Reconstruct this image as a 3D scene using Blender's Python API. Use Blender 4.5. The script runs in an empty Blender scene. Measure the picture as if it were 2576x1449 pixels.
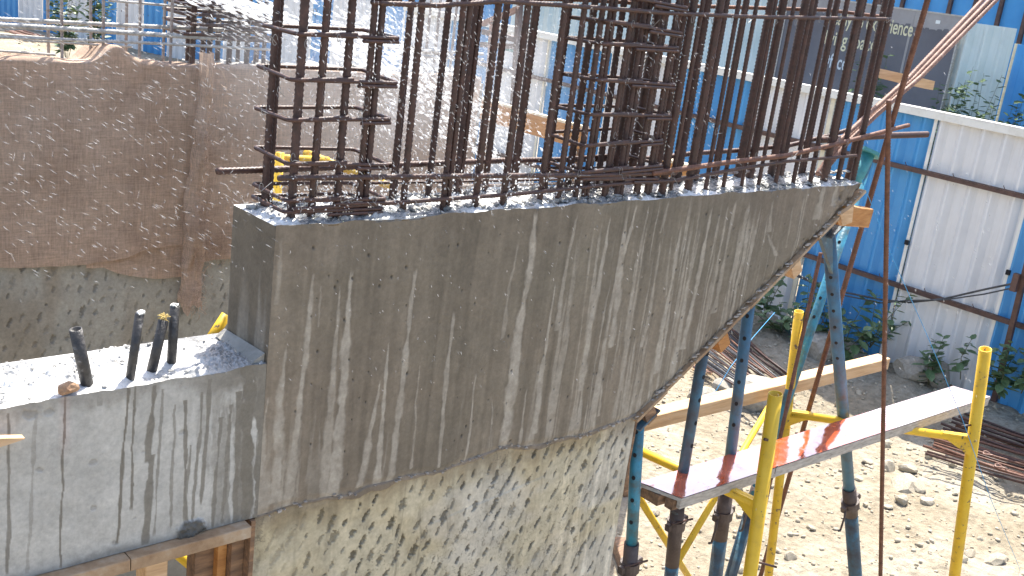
import bpy, bmesh, math, random
import numpy as np
from mathutils import Vector, Matrix
random.seed(7); RNG = np.random.default_rng(11)
C = bpy.context.scene.collection
scn = bpy.context.scene

# ------------------------------------------------------------------ camera, sky, sun, exposure
FPX = 2740.0; IMGW = 2576.0; CX, CY = 1288.0, 724.5
ROLL, PITCH, YAW, EYE = math.radians(7.5), math.radians(16.8), math.radians(46.6), 4.0
CAM = np.array([0, 0, EYE])
FW = np.array([math.cos(YAW) * math.cos(PITCH), math.sin(YAW) * math.cos(PITCH), -math.sin(PITCH)])
R0 = np.array([math.sin(YAW), -math.cos(YAW), 0.0]); U0 = np.cross(R0, FW)
cr, sr = math.cos(ROLL), math.sin(ROLL)
RT = R0 * cr + U0 * sr; UP = -R0 * sr + U0 * cr
camd = bpy.data.cameras.new('camera'); cam = bpy.data.objects.new('camera', camd); C.objects.link(cam)
camd.sensor_width = 36; camd.lens = 36 * FPX / IMGW; camd.clip_start = 0.05; camd.clip_end = 500
M = Matrix(((RT[0], UP[0], -FW[0], 0), (RT[1], UP[1], -FW[1], 0), (RT[2], UP[2], -FW[2], EYE), (0, 0, 0, 1)))
cam.matrix_world = M
scn.camera = cam

SUNV = np.array([0.43, 0.33, 1.0]); SUNV /= np.linalg.norm(SUNV)
w = bpy.data.worlds.new('World'); scn.world = w; w.use_nodes = True
nt = w.node_tree; bg = nt.nodes['Background']
sky = nt.nodes.new('ShaderNodeTexSky'); sky.sky_type = 'NISHITA'; sky.sun_disc = False
sky.sun_elevation = math.asin(SUNV[2]); sky.sun_rotation = math.atan2(SUNV[0], SUNV[1])
sky.dust_density = 3.0; sky.air_density = 1.0; sky.ozone_density = 1.0; sky.altitude = 100
nt.links.new(sky.outputs[0], bg.inputs[0]); bg.inputs[1].default_value = 0.15
sund = bpy.data.lights.new('sun', 'SUN'); sund.energy = 4.6; sund.angle = math.radians(0.5); sund.color = (1.0, 0.95, 0.86)
sun = bpy.data.objects.new('sun', sund); C.objects.link(sun)
sun.rotation_euler = Vector(SUNV).to_track_quat('Z', 'Y').to_euler()
scn.view_settings.view_transform = 'Standard'; scn.view_settings.look = 'None'
scn.view_settings.exposure = 1.25; scn.view_settings.gamma = 1.0; scn.view_settings.use_curve_mapping = False
try:
    scn.cycles.use_denoising = True
except Exception: pass

# ------------------------------------------------------------------ measuring: photograph pixel -> point in the place
def ray(x, y):
    dx, dy = x - CX, y - CY
    return FW * FPX + RT * dx - UP * dy
def hit(x, y, ax, d):
    q = ray(x, y); t = (d - CAM[ax]) / q[ax]; return CAM + q * t
def onX(x, y, d): return hit(x, y, 0, d)
def onY(x, y, d): return hit(x, y, 1, d)
def onZ(x, y, d): return hit(x, y, 2, d)
def depth(p): return float((np.asarray(p) - CAM) @ FW)

# ------------------------------------------------------------------ noise
def _h(ix, iy, s):
    n = (ix.astype(np.int64) * 374761393 + iy.astype(np.int64) * 668265263 + s * 1442695041) & 0x7fffffff
    n = ((n ^ (n >> 13)) * 1274126177) & 0x7fffffff
    return ((n ^ (n >> 16)) & 0xffff) / 65535.0
def vn(x, y, s=0):
    x = np.asarray(x, float); y = np.asarray(y, float)
    x, y = np.broadcast_arrays(x, y)
    ix = np.floor(x); iy = np.floor(y); fx = x - ix; fy = y - iy
    fx = fx * fx * (3 - 2 * fx); fy = fy * fy * (3 - 2 * fy)
    a = _h(ix, iy, s); b = _h(ix + 1, iy, s); c = _h(ix, iy + 1, s); d = _h(ix + 1, iy + 1, s)
    return (a * (1 - fx) + b * fx) * (1 - fy) + (c * (1 - fx) + d * fx) * fy
def fbm(x, y, s=0, o=4):
    t = 0; amp = .5; n = 0
    for k in range(o):
        t = t + amp * vn(np.asarray(x) * 2 ** k, np.asarray(y) * 2 ** k, s + k * 17); n += amp; amp *= .55
    return t / n
def sstep(a, b, x):
    t = np.clip((x - a) / (b - a), 0, 1); return t * t * (3 - 2 * t)

# ------------------------------------------------------------------ materials
def newmat(name):
    m = bpy.data.materials.new(name); m.use_nodes = True
    n = m.node_tree.nodes; return m, n, m.node_tree.links, n['Principled BSDF']
def node(n, t, **kw):
    x = n.new(t)
    for k, v in kw.items():
        if k.startswith('i_'):
            key = k[2:]
            x.inputs[int(key) if key.isdigit() else key].default_value = v
        else: setattr(x, k, v)
    return x
def ramp(n, l, src, stops):
    r = n.new('ShaderNodeValToRGB'); e = r.color_ramp.elements
    while len(e) < len(stops): e.new(0.5)
    for k, (p, c) in enumerate(stops):
        e[k].position = p; e[k].color = tuple(c) + (1,) if len(c) == 3 else c
    l.new(src, r.inputs[0]); return r.outputs[0]
def coords(n, l, kind='Object', scale=(1, 1, 1)):
    tc = n.new('ShaderNodeTexCoord'); mp = n.new('ShaderNodeMapping'); mp.inputs['Scale'].default_value = scale
    l.new(tc.outputs[kind], mp.inputs[0]); return mp.outputs[0]
def noise_mat(name, stops, scale=20, detail=6, rough=.6, bump=.2, bscale=None, stretch=(1, 1, 1), spec=.5, rr=None, dist=.01):
    m, n, l, b = newmat(name)
    v = coords(n, l, scale=stretch)
    t = node(n, 'ShaderNodeTexNoise', i_Scale=scale, i_Detail=detail, i_Roughness=.65); l.new(v, t.inputs['Vector'])
    l.new(ramp(n, l, t.outputs['Fac'], stops), b.inputs['Base Color'])
    b.inputs['Roughness'].default_value = rough; b.inputs['Specular IOR Level'].default_value = spec
    if rr: 
        q = node(n, 'ShaderNodeMapRange', i_1=.35, i_2=.65, i_3=rr[0], i_4=rr[1]); l.new(t.outputs['Fac'], q.inputs[0]); l.new(q.outputs[0], b.inputs['Roughness'])
    if bump:
        t2 = node(n, 'ShaderNodeTexNoise', i_Scale=bscale or scale * 3, i_Detail=5); l.new(v, t2.inputs['Vector'])
        bp = node(n, 'ShaderNodeBump', i_Strength=bump, i_Distance=dist); l.new(t2.outputs['Fac'], bp.inputs['Height']); l.new(bp.outputs[0], b.inputs['Normal'])
    return m
def attr_mat(name, rough=.6, spec=.4, nscale=60, namp=.35, bump=.35, dist=.004, rattr=False):
    m, n, l, b = newmat(name)
    a = node(n, 'ShaderNodeAttribute', attribute_name='Col')
    v = coords(n, l)
    t = node(n, 'ShaderNodeTexNoise', i_Scale=nscale, i_Detail=8, i_Roughness=.7); l.new(v, t.inputs['Vector'])
    mr = node(n, 'ShaderNodeMapRange', i_1=.25, i_2=.75, i_3=1 - namp, i_4=1 + namp); l.new(t.outputs['Fac'], mr.inputs[0])
    mx = node(n, 'ShaderNodeVectorMath', operation='SCALE'); l.new(a.outputs['Color'], mx.inputs[0]); l.new(mr.outputs[0], mx.inputs['Scale'])
    l.new(mx.outputs[0], b.inputs['Base Color'])
    if rattr:
        l.new(a.outputs['Alpha'], b.inputs['Roughness'])
    else: b.inputs['Roughness'].default_value = rough
    b.inputs['Specular IOR Level'].default_value = spec
    t2 = node(n, 'ShaderNodeTexNoise', i_Scale=nscale * 2.2, i_Detail=6); l.new(v, t2.inputs['Vector'])
    bp = node(n, 'ShaderNodeBump', i_Strength=bump, i_Distance=dist); l.new(t2.outputs['Fac'], bp.inputs['Height']); l.new(bp.outputs[0], b.inputs['Normal'])
    return m
MT = {}
MT['conc'] = attr_mat('wet_concrete', .55, .35, 70, .22, .3)
MT['conc_top'] = attr_mat('cement_top', .3, .6, 60, .3, .6, .004, rattr=True)
MT['conc_plain'] = noise_mat('plain_concrete', [(.3, (.22, .21, .18)), (.7, (.36, .34, .30))], 14, 8, .8, .4)
MT['rust'] = noise_mat('dark_rust', [(.3, (.032, .016, .013)), (.5, (.062, .029, .022)), (.72, (.108, .050, .036))], 45, 6, .5, .5, 160, rr=(.36, .6), dist=.002)
MT['rust2'] = noise_mat('brown_rust', [(.3, (.075, .032, .02)), (.55, (.16, .068, .04)), (.75, (.24, .115, .075))], 40, 6, .6, .5, 160, dist=.002)
MT['rust_b'] = noise_mat('reddish_rust', [(.3, (.034, .018, .015)), (.55, (.066, .032, .026)), (.75, (.11, .055, .042))], 40, 6, .55, .5, 160, dist=.002)
MT['rust3'] = noise_mat('pale_rust', [(.3, (.17, .085, .06)), (.55, (.30, .17, .125)), (.75, (.42, .28, .22))], 40, 6, .6, .5, 160, dist=.002)
MT['steel'] = noise_mat('mill_steel', [(.3, (.03, .03, .035)), (.7, (.10, .10, .11))], 40, 5, .4, .2)
MT['cembar'] = noise_mat('cement_coated_steel', [(.3, (.24, .23, .21)), (.5, (.42, .41, .38)), (.72, (.60, .58, .54))], 35, 6, .75, .6, 120, dist=.003)
MT['cemrust'] = noise_mat('cement_smeared_rust', [(.35, (.17, .10, .08)), (.5, (.33, .28, .25)), (.7, (.50, .47, .43))], 25, 6, .75, .5, 120, dist=.003)
MT['wire'] = noise_mat('tie_wire', [(.3, (.12, .12, .12)), (.7, (.30, .29, .28))], 60, 3, .4, 0)
MT['blue_tube'] = noise_mat('worn_blue_paint', [(.28, (.10, .085, .075)), (.42, (.055, .15, .19)), (.55, (.035, .22, .33)), (.8, (.05, .30, .45))], 14, 8, .45, .25, 60)
MT['steelblue'] = noise_mat('faded_blue_paint', [(.28, (.09, .075, .07)), (.42, (.06, .11, .16)), (.55, (.05, .145, .24)), (.8, (.07, .20, .31))], 12, 8, .5, .25, 60)
MT['grey_tube'] = noise_mat('dirty_blue_paint', [(.3, (.075, .07, .075)), (.5, (.07, .11, .14)), (.75, (.06, .20, .28))], 12, 8, .5, .25, 60)
MT['teal'] = noise_mat('teal_paint', [(.3, (.04, .20, .22)), (.7, (.08, .34, .37))], 18, 6, .5, .2)
MT['lower_tube'] = noise_mat('scuffed_blue_tube', [(.35, (.055, .05, .05)), (.5, (.06, .085, .10)), (.65, (.05, .15, .22)), (.85, (.05, .28, .40))], 9, 8, .5, .3, 70)
MT['sleeve'] = noise_mat('rusty_thread_sleeve', [(.3, (.040, .028, .026)), (.5, (.075, .052, .045)), (.75, (.12, .09, .08))], 12, 8, .55, .35, 80)
MT['outer'] = noise_mat('rusty_prop_tube', [(.3, (.045, .033, .03)), (.5, (.085, .06, .05)), (.68, (.11, .085, .08)), (.8, (.05, .20, .28))], 9, 8, .6, .35, 80)
def mat_yellow():
    m, n, l, b = newmat('chipped_yellow_paint')
    v = coords(n, l)
    t = node(n, 'ShaderNodeTexNoise', i_Scale=7, i_Detail=9, i_Roughness=.65); l.new(v, t.inputs['Vector'])
    t2 = node(n, 'ShaderNodeTexNoise', i_Scale=34, i_Detail=6, i_Roughness=.7); l.new(v, t2.inputs['Vector'])
    base = ramp(n, l, t.outputs['Fac'], [(.3, (.56, .34, .03)), (.5, (.74, .46, .022)), (.75, (.78, .53, .05))])
    ad = node(n, 'ShaderNodeMath', operation='MULTIPLY_ADD', i_1=.45); l.new(t.outputs['Fac'], ad.inputs[0]); l.new(t2.outputs['Fac'], ad.inputs[2])
    f = ramp(n, l, ad.outputs[0], [(.57, (1, 1, 1)), (.60, (0, 0, 0))])
    mx = node(n, 'ShaderNodeMixRGB', blend_type='MIX'); l.new(f, mx.inputs[0]); l.new(base, mx.inputs[1]); mx.inputs[2].default_value = (.13, .085, .055, 1)
    l.new(mx.outputs[0], b.inputs['Base Color']); b.inputs['Roughness'].default_value = .45
    bp = node(n, 'ShaderNodeBump', i_Strength=.2, i_Distance=.003); l.new(ad.outputs[0], bp.inputs['Height']); l.new(bp.outputs[0], b.inputs['Normal'])
    return m
MT['yellow'] = mat_yellow()
MT['yellow_plain'] = noise_mat('yellow_paint', [(.22, (.20, .12, .03)), (.32, (.62, .37, .02)), (.6, (.74, .46, .022)), (.85, (.78, .52, .04))], 13, 9, .42, .15, 50)
MT['hole'] = noise_mat('hole_shadow', [(.3, (.012, .012, .014)), (.7, (.02, .02, .022))], 20, 2, .9, 0)
MT['timber'] = noise_mat('sawn_timber', [(.3, (.42, .25, .13)), (.5, (.58, .38, .21)), (.7, (.68, .48, .30))], 6, 9, .7, .3, 20, stretch=(.6, 8, 8))
MT['timber_dark'] = noise_mat('old_timber', [(.3, (.09, .055, .035)), (.5, (.20, .115, .065)), (.7, (.36, .21, .11))], 7, 9, .7, .4, 20, stretch=(1, 6, 6))
MT['form_ply'] = noise_mat('cement_stained_ply', [(.3, (.22, .13, .07)), (.5, (.36, .24, .14)), (.7, (.46, .37, .27))], 12, 8, .7, .35, 40)
MT['orange'] = noise_mat('shuttering_board', [(.3, (.32, .13, .035)), (.5, (.45, .20, .055)), (.7, (.56, .29, .10))], 9, 8, .6, .25, stretch=(1, 1, 6))
MT['ply_edge'] = noise_mat('plywood_edge', [(.3, (.26, .23, .19)), (.5, (.45, .41, .36)), (.7, (.58, .54, .48))], 22, 8, .8, .4, stretch=(1, 1, 5))
MT['sunlit_pale'] = noise_mat('sunlit_pale_wood', [(.3, (.62, .50, .34)), (.7, (.80, .70, .52))], 12, 5, .8, .1)  # pale wood with the sun's brightness put into the colour
MT['rail'] = noise_mat('brown_angle_iron', [(.3, (.055, .03, .025)), (.7, (.13, .07, .055))], 10, 5, .6, .2)
MT['white_paint'] = noise_mat('white_paint', [(.25, (.62, .60, .54)), (.5, (.76, .75, .70)), (.8, (.80, .79, .76))], 7, 7, .5, .05)
MT['cream'] = noise_mat('cream_paint_and_gap_sun', [(.25, (.60, .54, .42)), (.6, (.74, .68, .53)), (.8, (.78, .73, .60))], 7, 7, .5, .05)
def sheet_mat(name, c0, c1, c2, dirt):
    m, n, l, b = newmat(name)
    v = coords(n, l); v2 = coords(n, l, scale=(1, 14, .7))
    t = node(n, 'ShaderNodeTexNoise', i_Scale=1.6, i_Detail=8, i_Roughness=.65); l.new(v, t.inputs['Vector'])
    t2 = node(n, 'ShaderNodeTexNoise', i_Scale=2.2, i_Detail=6, i_Roughness=.6); l.new(v2, t2.inputs['Vector'])
    base = ramp(n, l, t.outputs['Fac'], [(.3, c0), (.5, c1), (.7, c2)])
    f = ramp(n, l, t2.outputs['Fac'], [(.5, (0, 0, 0)), (.8, (.35, .35, .35))])
    mx = node(n, 'ShaderNodeMixRGB', blend_type='MIX'); l.new(f, mx.inputs[0]); l.new(base, mx.inputs[1]); mx.inputs[2].default_value = dirt + (1,)
    l.new(mx.outputs[0], b.inputs['Base Color']); b.inputs['Roughness'].default_value = .42
    return m
MT['blue_sheet'] = sheet_mat('blue_sheet', (.05, .26, .56), (.065, .30, .61), (.08, .34, .65), (.12, .28, .48))
MT['white_sheet'] = sheet_mat('white_sheet', (.64, .64, .65), (.71, .71, .715), (.76, .76, .76), (.50, .47, .43))
MT['mint_sheet'] = sheet_mat('pale_green_sheet', (.50, .56, .54), (.58, .64, .61), (.64, .69, .66), (.42, .44, .41))
MT['board'] = noise_mat('billboard_print', [(.3, (.105, .098, .108)), (.7, (.15, .14, .15))], 2, 5, .55, 0)
MT['board_top'] = noise_mat('billboard_band', [(.3, (.27, .24, .23)), (.7, (.36, .33, .31))], 3, 5, .55, 0)
MT['letter'] = noise_mat('cream_lettering', [(.3, (.66, .58, .36)), (.7, (.72, .65, .43))], 8, 2, .6, 0)
MT['letter_w'] = noise_mat('pale_lettering', [(.3, (.55, .57, .58)), (.7, (.62, .64, .65))], 8, 2, .6, 0)
MT['cable'] = noise_mat('black_cable', [(.3, (.03, .03, .032)), (.7, (.08, .08, .085))], 20, 2, .5, 0)
MT['string'] = noise_mat('blue_string', [(.3, (.02, .25, .55)), (.7, (.08, .40, .70))], 90, 2, .6, 0)
MT['pipe'] = noise_mat('black_conduit', [(.35, (.02, .018, .017)), (.6, (.05, .046, .043)), (.75, (.25, .24, .23))], 40, 6, .45, .3)
MT['straw'] = noise_mat('straw', [(.3, (.45, .32, .10)), (.7, (.70, .55, .22))], 60, 3, .8, 0)
MT['brick'] = noise_mat('broken_brick', [(.3, (.22, .12, .07)), (.5, (.36, .22, .13)), (.7, (.46, .33, .22))], 30, 6, .8, .6)
MT['stone'] = noise_mat('rubble_stone', [(.3, (.31, .26, .185)), (.5, (.41, .355, .265)), (.7, (.50, .45, .36))], 9, 8, .85, .5, 40)
MT['boulder'] = noise_mat('grey_boulder', [(.3, (.22, .20, .17)), (.5, (.33, .30, .255)), (.7, (.41, .375, .32))], 6, 8, .85, .6, 25)
MT['leaf'] = noise_mat('leaf_green', [(.3, (.08, .13, .05)), (.5, (.115, .18, .08)), (.7, (.16, .225, .115))], 5, 4, .45, 0)
MT['leaf2'] = noise_mat('dusty_leaf', [(.3, (.06, .10, .045)), (.5, (.09, .135, .07)), (.7, (.13, .17, .10))], 5, 4, .85, 0, spec=.1)
MT['stem'] = noise_mat('plant_stem', [(.3, (.06, .07, .03)), (.7, (.13, .12, .06))], 20, 3, .7, 0)
MT['cement_lump'] = noise_mat('cement_crumbs', [(.3, (.20, .195, .18)), (.5, (.34, .33, .31)), (.7, (.48, .47, .44))], 40, 5, .7, .5)
def mat_burlap():
    m, n, l, b = newmat('burlap')
    tc = n.new('ShaderNodeTexCoord')
    w1 = node(n, 'ShaderNodeTexWave', wave_type='BANDS', bands_direction='X', i_Scale=95, i_Distortion=1.2, i_Detail=2); w1.inputs['Detail Scale'].default_value = 6
    w2 = node(n, 'ShaderNodeTexWave', wave_type='BANDS', bands_direction='Z', i_Scale=95, i_Distortion=1.2, i_Detail=2); w2.inputs['Detail Scale'].default_value = 6
    l.new(tc.outputs['Object'], w1.inputs[0]); l.new(tc.outputs['Object'], w2.inputs[0])
    t = node(n, 'ShaderNodeTexNoise', i_Scale=3.2, i_Detail=8, i_Roughness=.6); l.new(tc.outputs['Object'], t.inputs['Vector'])
    base = ramp(n, l, t.outputs['Fac'], [(.3, (.44, .315, .235)), (.5, (.56, .415, .315)), (.7, (.63, .485, .38))])
    ad = node(n, 'ShaderNodeMath', operation='MULTIPLY'); l.new(w1.outputs['Fac'], ad.inputs[0]); l.new(w2.outputs['Fac'], ad.inputs[1])
    t3 = node(n, 'ShaderNodeTexNoise', i_Scale=110, i_Detail=3); l.new(tc.outputs['Object'], t3.inputs['Vector'])
    a2 = node(n, 'ShaderNodeMath', operation='MULTIPLY_ADD', i_1=.7, i_2=.0); l.new(t3.outputs['Fac'], a2.inputs[0])
    a3 = node(n, 'ShaderNodeMath', operation='ADD'); l.new(ad.outputs[0], a3.inputs[0]); l.new(a2.outputs[0], a3.inputs[1])
    mr = node(n, 'ShaderNodeMapRange', i_1=.1, i_2=1.1, i_3=.72, i_4=1.3); l.new(a3.outputs[0], mr.inputs[0])
    # slubs: threads thicker or thinner along their run, both ways
    def slub(sc):
        mp = n.new('ShaderNodeMapping'); mp.inputs['Scale'].default_value = sc; l.new(tc.outputs['Object'], mp.inputs[0])
        q = node(n, 'ShaderNodeTexNoise', i_Scale=1.0, i_Detail=4, i_Roughness=.7); l.new(mp.outputs[0], q.inputs['Vector']); return q.outputs['Fac']
    su = node(n, 'ShaderNodeMath', operation='ADD'); l.new(slub((12, 12, 150)), su.inputs[0]); l.new(slub((150, 150, 12)), su.inputs[1])
    sm_ = node(n, 'ShaderNodeMapRange', i_1=.7, i_2=1.3, i_3=.72, i_4=1.28); l.new(su.outputs[0], sm_.inputs[0])
    mr2 = node(n, 'ShaderNodeMath', operation='MULTIPLY'); l.new(mr.outputs[0], mr2.inputs[0]); l.new(sm_.outputs[0], mr2.inputs[1])
    mx = node(n, 'ShaderNodeVectorMath', operation='SCALE'); l.new(base, mx.inputs[0]); l.new(mr2.outputs[0], mx.inputs['Scale'])
    l.new(mx.outputs[0], b.inputs['Base Color']); b.inputs['Roughness'].default_value = .95; b.inputs['Specular IOR Level'].default_value = .1
    bp = node(n, 'ShaderNodeBump', i_Strength=.5, i_Distance=.003); l.new(a3.outputs[0], bp.inputs['Height']); l.new(bp.outputs[0], b.inputs['Normal'])
    # thin cloth lets some light through
    tr = node(n, 'ShaderNodeBsdfTranslucent'); l.new(mx.outputs[0], tr.inputs[0])
    ms = node(n, 'ShaderNodeMixShader', i_0=.25); l.new(b.outputs[0], ms.inputs[1]); l.new(tr.outputs[0], ms.inputs[2])
    l.new(ms.outputs[0], n['Material Output'].inputs[0])
    return m
MT['burlap'] = mat_burlap()
def mat_film():
    m, n, l, b = newmat('wet_red_film')
    v = coords(n, l)
    t = node(n, 'ShaderNodeTexNoise', i_Scale=5, i_Detail=7, i_Roughness=.6); l.new(v, t.inputs['Vector'])
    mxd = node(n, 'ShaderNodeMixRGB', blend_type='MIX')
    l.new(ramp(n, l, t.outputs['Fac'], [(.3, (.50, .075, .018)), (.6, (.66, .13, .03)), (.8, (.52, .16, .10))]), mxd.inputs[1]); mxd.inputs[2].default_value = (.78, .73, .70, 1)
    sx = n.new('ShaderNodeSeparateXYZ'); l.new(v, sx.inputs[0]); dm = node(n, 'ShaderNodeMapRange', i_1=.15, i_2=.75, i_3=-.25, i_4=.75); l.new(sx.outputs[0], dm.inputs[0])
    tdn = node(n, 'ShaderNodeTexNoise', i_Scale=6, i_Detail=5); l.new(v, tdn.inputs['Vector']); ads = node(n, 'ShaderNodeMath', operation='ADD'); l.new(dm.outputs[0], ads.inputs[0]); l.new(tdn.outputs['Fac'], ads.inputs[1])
    tsm = node(n, 'ShaderNodeTexNoise', i_Scale=18, i_Detail=7, i_Roughness=.7); l.new(v, tsm.inputs['Vector']); rsm = node(n, 'ShaderNodeMapRange', i_1=.45, i_2=.7, i_3=.03, i_4=.30); l.new(tsm.outputs['Fac'], rsm.inputs[0]); l.new(rsm.outputs[0], b.inputs['Coat Roughness'])
    wsm = node(n, 'ShaderNodeMapRange', i_1=.60, i_2=.68, i_3=1.0, i_4=.25); l.new(tsm.outputs['Fac'], wsm.inputs[0]); l.new(wsm.outputs[0], b.inputs['Coat Weight'])
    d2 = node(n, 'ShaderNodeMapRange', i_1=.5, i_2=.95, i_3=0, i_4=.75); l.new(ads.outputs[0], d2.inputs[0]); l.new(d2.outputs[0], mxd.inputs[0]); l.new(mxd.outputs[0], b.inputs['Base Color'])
    b.inputs['Roughness'].default_value = .12; b.inputs['Specular IOR Level'].default_value = 1.0; b.inputs['IOR'].default_value = 1.6
    b.inputs['Coat Weight'].default_value = 1.0; b.inputs['Coat Roughness'].default_value = .04; b.inputs['Coat IOR'].default_value = 3.8
    t2 = node(n, 'ShaderNodeTexNoise', i_Scale=28, i_Detail=3); l.new(v, t2.inputs['Vector'])
    bp = node(n, 'ShaderNodeBump', i_Strength=.12, i_Distance=.004); l.new(t2.outputs['Fac'], bp.inputs['Height']); l.new(bp.outputs[0], b.inputs['Normal']); l.new(bp.outputs[0], b.inputs['Coat Normal'])
    return m
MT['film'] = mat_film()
def mat_ground():
    m, n, l, b = newmat('dry_rubbly_earth')
    v = coords(n, l)
    t = node(n, 'ShaderNodeTexNoise', i_Scale=.9, i_Detail=9, i_Roughness=.65); l.new(v, t.inputs['Vector'])
    t2 = node(n, 'ShaderNodeTexNoise', i_Scale=14, i_Detail=8, i_Roughness=.7); l.new(v, t2.inputs['Vector'])
    vo = node(n, 'ShaderNodeTexVoronoi', i_Scale=13.0); l.new(v, vo.inputs['Vector'])
    base = ramp(n, l, t.outputs['Fac'], [(.32, (.295, .25, .18)), (.5, (.365, .315, .238)), (.68, (.445, .405, .33))])
    fine = ramp(n, l, t2.outputs['Fac'], [(.3, (.66, .64, .60)), (.55, (1, 1, 1)), (.75, (1.18, 1.17, 1.15))])
    mx = node(n, 'ShaderNodeMixRGB', blend_type='MULTIPLY', i_0=1.0); l.new(base, mx.inputs[1]); l.new(fine, mx.inputs[2])
    l.new(mx.outputs[0], b.inputs['Base Color']); b.inputs['Roughness'].default_value = .95; b.inputs['Specular IOR Level'].default_value = .15
    ad = node(n, 'ShaderNodeMath', operation='MULTIPLY_ADD', i_1=-.5); l.new(vo.outputs['Distance'], ad.inputs[0]); l.new(t2.outputs['Fac'], ad.inputs[2])
    bp = node(n, 'ShaderNodeBump', i_Strength=.9, i_Distance=.05); l.new(ad.outputs[0], bp.inputs['Height']); l.new(bp.outputs[0], b.inputs['Normal'])
    return m
MT['ground'] = mat_ground()
MT['grout'] = noise_mat('wet_grout', [(.3, (.24, .195, .155)), (.5, (.36, .31, .255)), (.7, (.48, .43, .37))], 40, 5, .7, .5)
def mat_water(name, clear):
    m, n, l, b = newmat(name)
    b.inputs['Base Color'].default_value = (.93, .95, .97, 1); b.inputs['Roughness'].default_value = .12
    tr = node(n, 'ShaderNodeBsdfTranslucent'); tr.inputs[0].default_value = (.93, .95, .97, 1)
    ms = node(n, 'ShaderNodeMixShader', i_0=.5); l.new(b.outputs[0], ms.inputs[1]); l.new(tr.outputs[0], ms.inputs[2])
    tp = n.new('ShaderNodeBsdfTransparent'); m2 = node(n, 'ShaderNodeMixShader', i_0=clear); l.new(ms.outputs[0], m2.inputs[1]); l.new(tp.outputs[0], m2.inputs[2])
    l.new(m2.outputs[0], n['Material Output'].inputs[0]); return m
MT['water'] = mat_water('spray_water', .84); MT['water_jet'] = mat_water('jet_water', .35)

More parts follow.
